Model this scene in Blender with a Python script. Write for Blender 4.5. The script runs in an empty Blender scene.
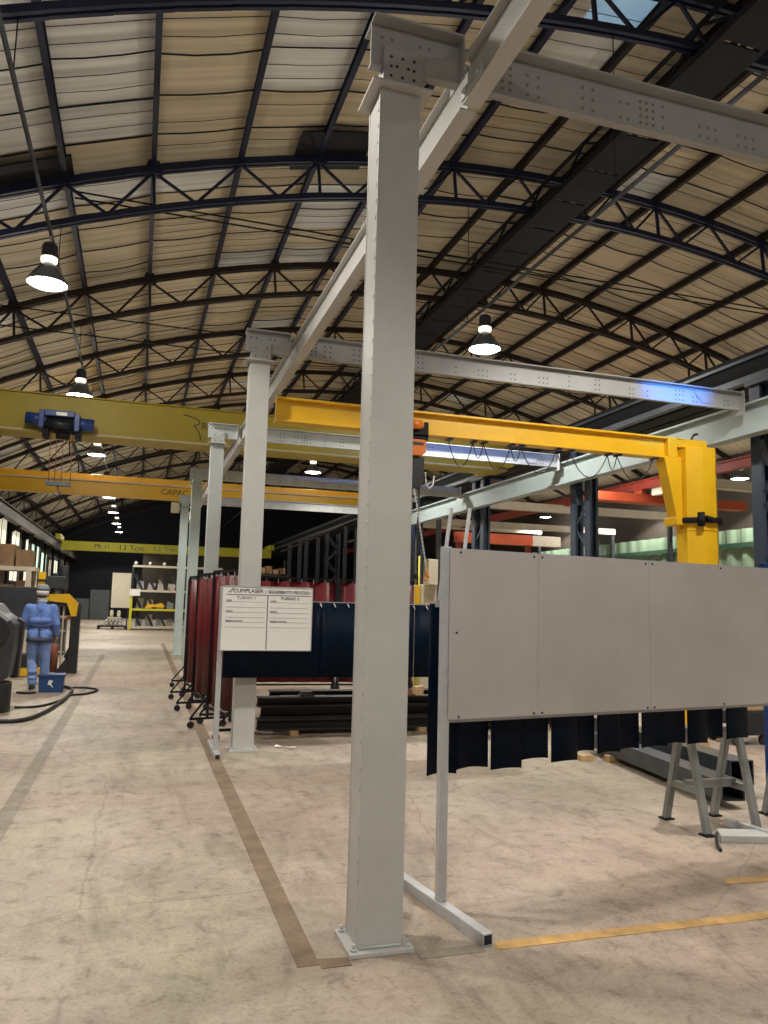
import bpy, bmesh, math, random
from mathutils import Vector, Matrix
random.seed(7)
PI = math.pi
SC = bpy.context.scene
COL = SC.collection

# ------------------------------------------------------------------ materials
def new_mat(name):
    m = bpy.data.materials.new(name); m.use_nodes = True
    nt = m.node_tree; nt.nodes.clear()
    out = nt.nodes.new('ShaderNodeOutputMaterial'); b = nt.nodes.new('ShaderNodeBsdfPrincipled')
    nt.links.new(b.outputs[0], out.inputs[0])
    return m, nt, b
def mat(name, col, rough=.5, metal=0., var=.12, scale=3., bump=0., emit=None, estr=0., spec=.5):
    m, nt, b = new_mat(name)
    N = nt.nodes.new; L = nt.links.new
    tc = N('ShaderNodeTexCoord'); no = N('ShaderNodeTexNoise'); no.inputs['Scale'].default_value = scale
    no.inputs['Detail'].default_value = 6; no.inputs['Roughness'].default_value = .65
    L(tc.outputs['Object'], no.inputs['Vector'])
    mr = N('ShaderNodeMapRange'); mr.inputs[1].default_value = .3; mr.inputs[2].default_value = .7
    mr.inputs[3].default_value = 1-var; mr.inputs[4].default_value = 1+var
    L(no.outputs[0], mr.inputs[0])
    mx = N('ShaderNodeMix'); mx.data_type = 'RGBA'; mx.blend_type = 'MULTIPLY'; mx.inputs[0].default_value = 1
    mx.inputs[6].default_value = (*col, 1); L(mr.outputs[0], mx.inputs[7])
    L(mx.outputs[2], b.inputs['Base Color'])
    b.inputs['Roughness'].default_value = rough; b.inputs['Metallic'].default_value = metal
    b.inputs['Specular IOR Level'].default_value = spec
    if bump:
        bp = N('ShaderNodeBump'); bp.inputs['Strength'].default_value = bump; bp.inputs['Distance'].default_value = .01
        n2 = N('ShaderNodeTexNoise'); n2.inputs['Scale'].default_value = scale*8; L(tc.outputs['Object'], n2.inputs['Vector'])
        L(n2.outputs[0], bp.inputs['Height']); L(bp.outputs[0], b.inputs['Normal'])
    if emit:
        b.inputs['Emission Color'].default_value = (*emit, 1); b.inputs['Emission Strength'].default_value = estr
    return m
M = {}
M['grey'] = mat('grey_paint', (.50, .495, .48), .42, 0, .10, 1.6, .15)
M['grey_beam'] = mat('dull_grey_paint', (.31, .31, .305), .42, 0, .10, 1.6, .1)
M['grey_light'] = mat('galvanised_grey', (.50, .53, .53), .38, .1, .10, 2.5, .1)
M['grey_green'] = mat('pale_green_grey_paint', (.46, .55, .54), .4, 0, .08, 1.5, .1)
M['tube'] = mat('zinc_tube', (.50, .51, .53), .35, .3, .15, 6)
M['sheet'] = mat('zinc_sheet', (.46, .43, .415), .42, .08, .10, 1.3, .05)
M['hole'] = mat('hole_dark', (.012, .012, .013), .8)
M['holel'] = mat('hole_see_through', (.2, .17, .13), .8)
M['navy'] = mat('navy_steel', (.010, .014, .038), .5, 0, .2, 4, spec=.3)
M['blk_steel'] = mat('black_steel', (.011, .011, .014), .65, 0, .25, 4, spec=.2)
M['brown_steel'] = mat('brown_black_steel', (.022, .013, .010), .6, 0, .25, 3, spec=.25)
M['blue_col'] = mat('blue_black_paint', (.03, .045, .075), .4, 0, .2, 3)
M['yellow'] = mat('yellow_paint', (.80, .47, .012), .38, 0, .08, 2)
M['yellow_shaded'] = mat('shaded_yellow_paint', (.40, .31, .025), .5, 0, .1, 1)  # nearest crane's yellow, its shade mixed into the base colour
M['yellow_or'] = mat('orange_yellow_paint', (.78, .45, .012), .4, 0, .1, 1)
M['lemon'] = mat('lemon_paint', (.62, .58, .03), .5, 0, .1, 1)
M['cream'] = mat('cream_paint', (.72, .66, .52), .6, 0, .06, 2)
M['offwhite'] = mat('offwhite_beam', (.62, .56, .45), .6, 0, .1, 2)
M['red'] = mat('red_oxide_paint', (.34, .05, .028), .5, 0, .2, 2)
M['red2'] = mat('orange_red_paint', (.55, .095, .035), .5, 0, .15, 2)
M['curt_red'] = mat('red_curtain', (.105, .009, .011), .45, 0, .25, 3, spec=.3)
M['curt_navy'] = mat('navy_pvc', (.0015, .007, .020), .5, 0, .3, 5, spec=.09)
M['white'] = mat('whiteboard_white', (.86, .85, .82), .3, 0, .02, 2)
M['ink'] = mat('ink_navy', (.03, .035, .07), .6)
M['inkl'] = mat('ink_grey', (.28, .27, .26), .6)
M['green'] = mat('green_cladding', (.20, .29, .20), .6, 0, .1, 1.2)
M['green_dk'] = mat('dark_green_rail', (.03, .08, .05), .5)
M['orange'] = mat('orange_plastic', (.75, .19, .015), .4, 0, .08, 4)
M['blue_p'] = mat('blue_paint', (.015, .05, .22), .4, 0, .15, 4)
M['blue_box'] = mat('blue_plastic', (.02, .07, .22), .35, 0, .1, 4)
M['rubber'] = mat('black_rubber', (.013, .013, .014), .5, 0, .2, 8)
M['mach'] = mat('charcoal_machine', (.020, .022, .027), .4, 0, .25, 3)
M['mach2'] = mat('slate_machine', (.04, .045, .054), .45, 0, .3, 3)
M['denim'] = mat('blue_workwear', (.13, .23, .56), .8, 0, .25, 9, .3)
M['denim_l'] = mat('washed_blue_workwear', (.19, .29, .56), .8, 0, .25, 9, .3)
M['skin'] = mat('skin', (.42, .24, .16), .5, 0, .06, 10)
M['hair'] = mat('dark_hair', (.02, .015, .012), .6)
M['capw'] = mat('white_cap', (.72, .72, .70), .7)
M['capt'] = mat('grey_cap', (.24, .25, .26), .8)
M['capg'] = mat('dark_grey_cap', (.06, .06, .065), .6)
M['wood'] = mat('pine_wood', (.50, .34, .17), .7, 0, .2, 12)
M['card'] = mat('brown_carton', (.25, .15, .08), .8, 0, .2, 4)
M['rust'] = mat('rust_brown', (.22, .07, .035), .7, 0, .25, 6)
M['paper'] = mat('white_paper', (.8, .77, .68), .8)
M['beamdk'] = mat('dark_mill_steel', (.009, .007, .006), .6, .1, .35, 5)
M['beamgr'] = mat('blue_grey_steel', (.065, .075, .09), .4, .4, .25, 5)
M['runway_dk'] = mat('dusty_brown_grey_beam', (.085, .075, .06), .6, .1, .25, 1)
M['rail_grey'] = mat('pale_rail_paint', (.34, .41, .41), .45, 0, .1, 1.2)
M['trestle'] = mat('grey_trestle', (.27, .28, .27), .45, .3, .2, 8)
M['housing'] = mat('lamp_housing', (.02, .018, .03), .4)
M['refl'] = mat('lamp_reflector', (.16, .18, .21), .25, .6, .1, 5)
M['lens'] = mat('lamp_lens', (.9, .9, .9), .3, emit=(1, .97, .9), estr=14)
M['neck'] = mat('lamp_neck', (.9, .85, .7), .3, emit=(1, .9, .68), estr=1.6)
M['winglow'] = mat('window_glow', (.75, .75, .62), .5, emit=(1., .92, .70), estr=.55)
M['winglow_g'] = mat('window_glow_green', (.6, .72, .6), .5, emit=(.72, 1., .78), estr=.6)
M['line_br'] = mat('brown_tape', (.20, .14, .088), .65, 0, .3, 7)
M['line_gr'] = mat('worn_grey_tape', (.25, .215, .17), .65, 0, .3, 7)
M['line_ye'] = mat('ochre_paint', (.50, .30, .10), .65, 0, .4, 6)
M['dkwall_unlit'] = mat('unlit_dark_wall', (.006, .008, .014), .9)  # far wall near-black: darkness of the unlit end put into its colour
M['dkwall_unlit2'] = mat('brown_dark_wall', (.05, .04, .03), .9, 0, .3, .4)
M['farbox'] = mat('far_grey', (.12, .14, .16), .8)

def floor_mat():
    m, nt, b = new_mat('concrete_floor'); N = nt.nodes.new; L = nt.links.new
    tc = N('ShaderNodeTexCoord')
    def noise(scale, detail=8, rough=.65, dist=0., vec=None):
        n = N('ShaderNodeTexNoise'); n.inputs['Scale'].default_value = scale; n.inputs['Detail'].default_value = detail
        n.inputs['Roughness'].default_value = rough; n.inputs['Distortion'].default_value = dist
        L(vec or tc.outputs['Object'], n.inputs['Vector']); return n.outputs[0]
    def ramp(v, stops):
        r = N('ShaderNodeValToRGB'); e = r.color_ramp.elements
        while len(e) > 1: e.remove(e[0])
        e[0].position = stops[0][0]; e[0].color = (*stops[0][1], 1)
        for p, c in stops[1:]:
            x = e.new(p); x.color = (*c, 1)
        L(v, r.inputs[0]); return r.outputs[0]
    def mix(a, c, f, mode='MIX'):
        x = N('ShaderNodeMix'); x.data_type = 'RGBA'; x.blend_type = mode
        if isinstance(f, float): x.inputs[0].default_value = f
        else: L(f, x.inputs[0])
        if isinstance(a, tuple): x.inputs[6].default_value = (*a, 1)
        else: L(a, x.inputs[6])
        if isinstance(c, tuple): x.inputs[7].default_value = (*c, 1)
        else: L(c, x.inputs[7])
        return x.outputs[2]
    base = ramp(noise(.55, 9, .62, .6), [(.28, (.29, .24, .195)), (.5, (.395, .335, .28)), (.72, (.485, .42, .35))])
    fine = ramp(noise(7, 12, .76, .5), [(.34, (.50, .47, .44)), (.46, (.93, .92, .91)), (.60, (1.06, 1.06, 1.05)), (.72, (1.24, 1.23, 1.19))])
    c = mix(base, fine, .95, 'MULTIPLY')
    grit = ramp(noise(46, 6, .7), [(.32, (.5, .48, .46)), (.46, (1, 1, 1)), (.68, (1.12, 1.12, 1.12))])
    c = mix(c, grit, .75, 'MULTIPLY')
    tint = ramp(noise(.33, 4, .5, .4), [(.38, (1.0, .90, .86)), (.5, (1, .98, .95)), (.62, (.97, 1.02, .90))])
    c = mix(c, tint, .9, 'MULTIPLY')
    m2 = N('ShaderNodeMapping'); m2.inputs['Scale'].default_value = (9, .9, 1); m2.inputs['Rotation'].default_value = (0, 0, .5); L(tc.outputs['Object'], m2.inputs[0])
    scr_ = ramp(noise(1.6, 12, .8, 2.5, m2.outputs[0]), [(.33, (.55, .53, .51)), (.37, (1, 1, 1))])
    c = mix(c, scr_, .5, 'MULTIPLY')
    mp = N('ShaderNodeMapping'); mp.inputs['Scale'].default_value = (1.6, .35, 1); L(tc.outputs['Object'], mp.inputs[0])
    st = ramp(noise(1.9, 10, .7, 1.2, mp.outputs[0]), [(.34, (.62, .60, .58)), (.5, (1, 1, 1))])
    c = mix(c, st, .7, 'MULTIPLY')
    sp = ramp(noise(3.3, 12, .75, 2.2), [(.31, (.30, .29, .29)), (.36, (1, 1, 1))])
    c = mix(c, sp, .55, 'MULTIPLY')
    lt = ramp(noise(2.3, 12, .78, 1.6), [(.66, (0, 0, 0)), (.74, (.5, .5, .5))])
    c = mix(c, (.66, .62, .54), lt)
    vo = N('ShaderNodeTexVoronoi'); vo.feature = 'DISTANCE_TO_EDGE'; vo.inputs['Scale'].default_value = .42
    wn = N('ShaderNodeMix'); wn.data_type = 'RGBA'; wn.inputs[0].default_value = .12
    nn = N('ShaderNodeTexNoise'); nn.inputs['Scale'].default_value = 2.5; nn.inputs['Detail'].default_value = 5
    L(tc.outputs['Object'], nn.inputs['Vector']); L(tc.outputs['Object'], wn.inputs[6]); L(nn.outputs['Color'], wn.inputs[7])
    L(wn.outputs[2], vo.inputs['Vector'])
    cr = ramp(vo.outputs['Distance'], [(0, (.55, .52, .5)), (.0035, (1, 1, 1))])
    c = mix(c, cr, .6, 'MULTIPLY')
    L(c, b.inputs['Base Color'])
    rr = N('ShaderNodeMapRange'); rr.inputs[3].default_value = .42; rr.inputs[4].default_value = .7
    L(noise(1.4), rr.inputs[0]); L(rr.outputs[0], b.inputs['Roughness'])
    bp = N('ShaderNodeBump'); bp.inputs['Strength'].default_value = .25; bp.inputs['Distance'].default_value = .01
    L(noise(14, 10, .7), bp.inputs['Height']); L(bp.outputs[0], b.inputs['Normal'])
    return m
M['floor'] = floor_mat()
def roof_mat(name, c1, c2):
    m, nt, b = new_mat(name); N = nt.nodes.new; L = nt.links.new
    tc = N('ShaderNodeTexCoord')
    no = N('ShaderNodeTexNoise'); no.inputs['Scale'].default_value = .45; no.inputs['Detail'].default_value = 8
    L(tc.outputs['Object'], no.inputs['Vector'])
    r = N('ShaderNodeValToRGB'); r.color_ramp.elements[0].position = .3; r.color_ramp.elements[0].color = (*c1, 1)
    r.color_ramp.elements[1].position = .7; r.color_ramp.elements[1].color = (*c2, 1); L(no.outputs[0], r.inputs[0])
    # corrugation streaks running across the vault: noise stretched along x
    mp = N('ShaderNodeMapping'); mp.inputs['Scale'].default_value = (.18, 7, .18); L(tc.outputs['Object'], mp.inputs[0])
    n2 = N('ShaderNodeTexNoise'); n2.inputs['Scale'].default_value = 1.0; n2.inputs['Detail'].default_value = 5; L(mp.outputs[0], n2.inputs['Vector'])
    mr = N('ShaderNodeMapRange'); mr.inputs[1].default_value = .3; mr.inputs[2].default_value = .7; mr.inputs[3].default_value = .74; mr.inputs[4].default_value = 1.16
    L(n2.outputs[0], mr.inputs[0])
    mx = N('ShaderNodeMix'); mx.data_type = 'RGBA'; mx.blend_type = 'MULTIPLY'; mx.inputs[0].default_value = 1
    L(r.outputs[0], mx.inputs[6]); L(mr.outputs[0], mx.inputs[7])
    L(mx.outputs[2], b.inputs['Base Color']); b.inputs['Roughness'].default_value = .7
    return m
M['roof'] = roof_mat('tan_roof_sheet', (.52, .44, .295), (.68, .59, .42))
M['roof_glow'] = mat('blue_roof_glow', (.45, .6, .7), .5, emit=(.35, .68, 1.), estr=.28)  # blue glow given to a few roof cells through emission
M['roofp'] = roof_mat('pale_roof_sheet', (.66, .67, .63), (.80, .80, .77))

# ------------------------------------------------------------------ mesh builder
def base_of(p):
    v = Vector((0, 0, 0))
    while p is not None:
        v += p.location; p = p.parent
    return v
class MB:
    def __init__(s): s.v = []; s.f = []; s.sm = []
    def add(s, vs, fs, smooth=False, mtx=None):
        o = len(s.v)
        for v in vs:
            v = Vector(v)
            s.v.append(mtx @ v if mtx else v)
        for f in fs: s.f.append([i+o for i in f]); s.sm.append(smooth)
        return s
    def box(s, x0, x1, y0, y1, z0, z1, mtx=None):
        vs = [(x0,y0,z0),(x1,y0,z0),(x1,y1,z0),(x0,y1,z0),(x0,y0,z1),(x1,y0,z1),(x1,y1,z1),(x0,y1,z1)]
        return s.add(vs, [(0,3,2,1),(4,5,6,7),(0,1,5,4),(1,2,6,5),(2,3,7,6),(3,0,4,7)], False, mtx)
    def bar(s, p, q, w, h, up=(0,0,1)):
        p = Vector(p); q = Vector(q); d = (q-p).normalized(); up = Vector(up)
        if abs(d.dot(up)) > .98: up = Vector((0,1,0))
        r = d.cross(up).normalized(); u = r.cross(d)
        vs = []
        for c in (p, q):
            for a, b in ((-1,-1),(1,-1),(1,1),(-1,1)): vs.append(c + r*(a*w/2) + u*(b*h/2))
        return s.add(vs, [(0,1,2,3),(7,6,5,4),(0,4,5,1),(1,5,6,2),(2,6,7,3),(3,7,4,0)])
    def tube(s, pts, r, n=8, caps=True):
        pts = [Vector(p) for p in pts]; k = len(pts); rs = r if isinstance(r, (list, tuple)) else [r]*k
        vs = []; ref = None
        for i, p in enumerate(pts):
            d = (pts[min(i+1,k-1)] - pts[max(i-1,0)]).normalized()
            if ref is None:
                ref = Vector((0,0,1)) if abs(d.z) < .9 else Vector((1,0,0))
            a = (ref - d*ref.dot(d)).normalized(); ref = a; b = d.cross(a)
            for j in range(n):
                t = 2*PI*j/n; vs.append(p + (a*math.cos(t) + b*math.sin(t))*rs[i])
        fs = [(i*n+j, i*n+(j+1)%n, (i+1)*n+(j+1)%n, (i+1)*n+j) for i in range(k-1) for j in range(n)]
        s.add(vs, fs, True)
        if caps:
            o = len(s.v) - k*n
            s.f.append([o+j for j in range(n)][::-1]); s.sm.append(False)
            s.f.append([o+(k-1)*n+j for j in range(n)]); s.sm.append(False)
        return s
    def cyl(s, p, q, r, n=12): return s.tube([p, q], r, n)
    def lathe(s, prof, c=(0,0,0), n=24, smooth=True):
        c = Vector(c); k = len(prof)
        vs = [c + Vector((r*math.cos(2*PI*j/n), r*math.sin(2*PI*j/n), z)) for r, z in prof for j in range(n)]
        fs = [(i*n+j, i*n+(j+1)%n, (i+1)*n+(j+1)%n, (i+1)*n+j) for i in range(k-1) for j in range(n)]
        return s.add(vs, fs, smooth)
    def prism(s, poly, axis, a, b):
        """polygon of 2-D points extruded between a and b along axis ('x': (y,z), 'y': (x,z), 'z': (x,y))"""
        def mk(t, u, v): return {'x': (t,u,v), 'y': (u,t,v), 'z': (u,v,t)}[axis]
        n = len(poly); vs = [mk(a,*p) for p in poly] + [mk(b,*p) for p in poly]
        fs = [tuple(range(n)), tuple(range(2*n-1, n-1, -1))] + [(i, i+n, (i+1)%n+n, (i+1)%n) for i in range(n)]
        return s.add(vs, fs)
    def ball(s, c, r, n=12, m=8, sc=(1,1,1)):
        c = Vector(c); vs = [c + Vector((0,0,-r*sc[2]))]
        for i in range(1, m):
            t = -PI/2 + PI*i/m
            for j in range(n):
                a = 2*PI*j/n; vs.append(c + Vector((r*math.cos(t)*math.cos(a)*sc[0], r*math.cos(t)*math.sin(a)*sc[1], r*math.sin(t)*sc[2])))
        vs.append(c + Vector((0,0,r*sc[2]))); fs = []
        for j in range(n): fs.append((0, 1+(j+1)%n, 1+j))
        for i in range(m-2):
            for j in range(n): fs.append((1+i*n+j, 1+i*n+(j+1)%n, 1+(i+1)*n+(j+1)%n, 1+(i+1)*n+j))
        e = len(vs)-1
        for j in range(n): fs.append((e, 1+(m-2)*n+j, 1+(m-2)*n+(j+1)%n))
        return s.add(vs, fs, True)
    def ibeam(s, p, q, w, h, tf=.014, tw=.01):
        """I section from p to q, both on the beam's axis"""
        p = Vector(p); q = Vector(q); up = Vector((0,0,1))
        for dz in (-1, 1):
            o = up*(dz*(h/2-tf/2)); s.bar(p+o, q+o, w, tf)
        s.bar(p, q, tw, h-2*tf)
        return s
    def build(s, name, m, parent=None, bevel=0., fix=True):
        me = bpy.data.meshes.new(name); off = base_of(parent)
        me.from_pydata([v-off for v in s.v], [], s.f); me.update()
        bm = bmesh.new(); bm.from_mesh(me)
        if fix: bmesh.ops.recalc_face_normals(bm, faces=bm.faces)
        bm.to_mesh(me); bm.free()
        for p, f in zip(me.polygons, s.sm): p.use_smooth = f
        me.materials.append(m if not isinstance(m, str) else M[m])
        o = bpy.data.objects.new(name, me); COL.objects.link(o)
        if parent is not None: o.parent = parent
        if bevel:
            b = o.modifiers.new('bevel', 'BEVEL'); b.width = bevel; b.segments = 2; b.limit_method = 'ANGLE'
        return o
def tag(o, label=None, cat=None, group=None, kind=None):
    if label: o['label'] = label
    if cat: o['category'] = cat
    if group: o['group'] = group
    if kind: o['kind'] = kind
    return o
def thing(name, label, cat, loc=(0,0,0), group=None):
    o = bpy.data.objects.new(name, None); COL.objects.link(o); o.location = loc; o.empty_display_size = .1
    return tag(o, label, cat, group)
def copy_tree(o, parent=None):
    c = o.copy(); COL.objects.link(c)
    if parent is not None: c.parent = parent
    for ch in list(o.children): copy_tree(ch, c)
    return c
def structure(o): o['kind'] = 'structure'; return o
FONT = None
def text_mesh(name, txt, size, m, parent, pos, align='LEFT', width=None, depth=.0015, rot=0.):
    """lettering standing upright and facing -y, baseline start at pos"""
    cu = bpy.data.curves.new(name, 'FONT'); cu.body = txt; cu.size = size; cu.extrude = depth; cu.align_x = align
    o = bpy.data.objects.new(name+'_tmp', cu); COL.objects.link(o)
    dg = bpy.context.evaluated_depsgraph_get(); me = bpy.data.meshes.new_from_object(o.evaluated_get(dg))
    bpy.data.objects.remove(o); bpy.data.curves.remove(cu)
    off = base_of(parent)
    xs = [v.co.x for v in me.vertices]; k = 1.
    if width: k = width/max(1e-6, max(xs)-min(xs))
    for v in me.vertices:
        x, y, z = v.co; x *= k
        v.co = Vector((pos[0]+x, pos[1]-z, pos[2]+y)) - off
    me.name = name; me.materials.clear(); me.materials.append(M[m])
    t = bpy.data.objects.new(name, me); COL.objects.link(t); t.parent = parent
    return t
ORD = ['nearest', 'second nearest', 'third', 'fourth', 'fifth', 'sixth', 'seventh', 'eighth', 'ninth', 'tenth', 'eleventh', 'twelfth', 'thirteenth', 'fourteenth', 'fifteenth', 'sixteenth', 'seventeenth', 'eighteenth', 'nineteenth']

# ------------------------------------------------------------------ hall geometry
XC = 8.43
def zroof(x, top=11.02): return top - .019*(x-XC)**2
XL, XR, YN, YF = -5.3, 21.6, -9., 66.
XO = -8.2
structure(MB().box(XO-.3, XR+.3, YN, YF+.3, -.15, 0).build('floor', 'floor'))
PX = [-7.5, -6.05, -4.6, -3.12, -1.64, -.19, 1.36, 2.83, 4.28, 5.66, 7.12, 8.27, 9.4, 10.55, 11.98, 13.45, 14.85, 16.1, 17.55, 19., 20.4]
def make_ceiling():
    me = bpy.data.meshes.new('ceiling'); xs = [XO] + PX + [XR]; sub = 3; X = []
    cell = []
    for i in range(len(xs)-1):
        for k in range(sub): X.append(xs[i]+(xs[i+1]-xs[i])*k/sub); cell.append(i)
    X.append(xs[-1]); ys = []; y = YN; dy = 1.05
    while y < YF+.2: ys.append(y); y += dy/4
    vs = []; fs = []; mi = []
    for j, y in enumerate(ys):
        for i, x in enumerate(X):
            ph = (i % sub)/sub
            sag = .0 if j % 4 else .02
            vs.append((x, y, zroof(x)-sag-.02*math.sin(PI*ph)))
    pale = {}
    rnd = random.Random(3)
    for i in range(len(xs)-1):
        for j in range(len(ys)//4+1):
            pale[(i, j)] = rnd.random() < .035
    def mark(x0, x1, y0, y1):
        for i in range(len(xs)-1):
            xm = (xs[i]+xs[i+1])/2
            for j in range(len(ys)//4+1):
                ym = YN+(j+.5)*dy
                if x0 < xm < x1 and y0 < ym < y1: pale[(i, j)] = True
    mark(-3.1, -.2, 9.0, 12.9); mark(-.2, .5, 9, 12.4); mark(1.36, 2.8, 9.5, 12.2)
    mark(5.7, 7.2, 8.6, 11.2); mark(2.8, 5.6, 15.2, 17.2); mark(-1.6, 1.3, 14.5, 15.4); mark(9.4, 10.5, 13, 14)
    n = len(X)
    for j in range(len(ys)-1):
        for i in range(n-1):
            fs.append((j*n+i, j*n+i+1, (j+1)*n+i+1, (j+1)*n+i)); 
            c = cell[i]
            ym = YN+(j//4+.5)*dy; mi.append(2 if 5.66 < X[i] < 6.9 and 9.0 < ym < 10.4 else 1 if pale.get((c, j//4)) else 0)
    me.from_pydata(vs, [], fs); me.materials.append(M['roof']); me.materials.append(M['roofp']); me.materials.append(M['roof_glow'])
    for p, k in zip(me.polygons, mi): p.material_index = k; p.use_smooth = True
    o = bpy.data.objects.new('ceiling', me); COL.objects.link(o)
    s = o.modifiers.new('thick', 'SOLIDIFY'); s.thickness = .05; s.offset = 1
    structure(o)
    # dark end laps of the roof sheets, sagging between the purlins
    mb = MB(); rnd = random.Random(5); y = YN+dy
    while y < YF:
        for a, b in zip(PX[:-1], PX[1:]):
            if y > 45 and rnd.random() < .5: continue
            sg = rnd.uniform(.0, .07); th = rnd.choice((.012, .018, .03)) if y < 25 else .024; jy = rnd.uniform(-.06, .06)
            pts = [(a+(b-a)*t, y+jy+.1*sg*math.sin(PI*t), zroof(a+(b-a)*t)-.05-sg*4*t*(1-t)) for t in (0, .33, .67, 1)]
            for p, q in zip(pts[:-1], pts[1:]): mb.bar(p, q, th, .02)
        if y < 30:
            for yo in (.37, .72):
                for a, b in zip(PX[:-1], PX[1:]):
                    if rnd.random() < .35: continue
                    sg = rnd.uniform(0, .05); pts = [(a+(b-a)*t, y+yo, zroof(a+(b-a)*t)-.05-sg*4*t*(1-t)) for t in (0, .5, 1)]
                    for p, q in zip(pts[:-1], pts[1:]): mb.bar(p, q, .008, .008)
        y += dy
    ob = mb.build('sheet_lap', 'blk_steel', o); ob['kind'] = 'stuff'
make_ceiling()

# purlins
proto = None
for i, x in enumerate(PX):
    mb = MB(); z = zroof(x)-.12; mb.ibeam((x, YN+.5, z-.02), (x, YF-.1, z-.02), .09, .17, .02, .03)
    side = 'left' if i < 11 else 'right'
    k = i if i < 11 else len(PX)-1-i
    mb.build('roof_purlin', 'navy' if i < 10 else 'brown_steel')
    o = COL.objects[-1]
    tag(o, 'long dark roof purlin under tan sheets, %s counted from the %s wall' % (['first','second','third','fourth','fifth','sixth','seventh','eighth','ninth','tenth','eleventh'][k], side), 'purlin', 'roof purlins')

# arched lattice trusses
def zl(x): return 9.99 - .019*(x-XC)**2
def zu(x): return 10.75 - .019*(x-XC)**2
T0, TD = 8.76, 5.08
def make_truss(m):
    t = thing('roof_truss', 'x', 'truss', (XC, T0, 6.), 'arched roof trusses')
    N = 44; xs = [XO+.1+(XR-XO-.2)*i/N for i in range(N+1)]
    u = MB(); l = MB()
    for a, b in zip(xs[:-1], xs[1:]):
        e = .01
        for dy in (-.055, .055):
            u.bar((a-e, T0+dy, zu(a)), (b+e, T0+dy, zu(b)), .06, .13)
            l.bar((a-e, T0+dy, zl(a)), (b+e, T0+dy, zl(b)), .06, .10)
    u.build('upper_chord', m, t); l.build('lower_chord', m, t)
    P = PX
    for i, (a, b) in enumerate(zip(P[:-1], P[1:])):
        c = (a+b)/2
        for p, q in (((a, T0, zu(a)-.04), (c, T0, zl(c)+.03)), ((c, T0, zl(c)+.03), (b, T0, zu(b)-.04))):
            MB().bar(p, q, .05, .045).build('web_strut', m, t)
        if i % 2 == 0:
            MB().bar((b, T0, zu(b)-.04), (b+.06, T0, zl(b)+.02), .05, .06).build('web_strut', m, t)
    for x in (PX[3], PX[5], PX[7]):
        MB().prism([(x-.16, zu(x)-.1), (x+.16, zu(x)-.1), (x+.09, zu(x)+.14), (x-.09, zu(x)+.14)], 'y', T0-.1, T0+.1).build('cleat_plate', m, t)
    return t
tr = make_truss('navy'); tb = None
for k in range(12):
    if k == 0: o = tr
    elif k < 2: o = copy_tree(tr)
    else:
        if tb is None:
            tb = make_truss('brown_steel'); o = tb
        else: o = copy_tree(tb)
    o.location = (XC, T0+TD*k, 6.)
    o['label'] = '%s arched roof truss of dark lattice steel, counted from the camera' % ORD[k].capitalize() if k else 'Nearest arched roof truss of navy lattice steel, crossing the top of the picture'
# flat dark plates lying on the second truss
for (x0, x1, y0, y1, lab) in ((-3.05, -1.5, 13.15, 14.15, 'dark flat sheet lodged on roof truss at far left above the lamp'), (2.35, 3.75, 13.0, 14.3, 'dark flat sheet lodged on roof truss beside the big grey column top')):
    mb = MB(); pts = [(x0+(x1-x0)*i/6) for i in range(7)]
    for a, b in zip(pts[:-1], pts[1:]): mb.bar((a, (y0+y1)/2, zu(a)+.085), (b, (y0+y1)/2, zu(b)+.085), y1-y0, .03)
    tag(mb.build('roof_sheet', 'blk_steel'), lab, 'sheet')
# dark longitudinal ridge girder with walkway
g = thing('ridge_girder', 'dark wide girder with lattice sides running along the roof under the ridge', 'girder', (7.72, YN+1, 9.6))
for x in (7.36, 8.08): MB().bar((x, YN+1, 9.72), (x, YF-1, 9.72), .09, .12).build('side_beam', 'blk_steel', g)
mb = MB()
for i in range(62): mb.box(7.40, 8.04, YN+1.1+i*1.15, YN+2.2+i*1.15, 9.66, 9.685)
mb.build('walkway_deck', 'blk_steel', g)
for x in (7.36, 8.08):
    mb = MB()
    for i in range(46):
        y = YN+1.2+i*1.56; mb.bar((x, y, 9.76), (x, y+.78, 10.2), .04, .04).bar((x, y+.78, 10.2), (x, y+1.56, 9.76), .04, .04)
    mb.bar((x, YN+1, 10.2), (x, YF-1, 10.2), .05, .06).build('side_lattice', 'blk_steel', g)
# tie rods across
for i, (yy, zz) in enumerate(((14.15, 8.84), (14.15, 8.72))):
    tag(MB().cyl((-1.5+.5*i*0, yy, zz), (16.6, yy, zz+.0), .018, 6).build('tie_rod', 'blk_steel'), ['upper', 'lower'][i]+' of two thin parallel rods stretched across the hall under the second truss', 'rod', 'tie rods')
for i, zz in enumerate((8.12, 7.66)):
    tag(MB().cyl((-3.4, 18.6, zz), (15.8, 18.6, zz), .016, 6).build('tie_rod', 'blk_steel'), ['upper', 'lower'][i]+' of two thin parallel rods stretched across below the third truss', 'rod', 'tie rods')
tag(MB().ball((3.82, 14.15, 8.78), .11, 8, 6).cyl((3.62, 14.15, 8.78), (4.0, 14.15, 8.78), .07, 8).build('rod_coupling', 'blk_steel'), 'small dark coupling joining the two rods beside the foreground column', 'coupling')

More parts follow.
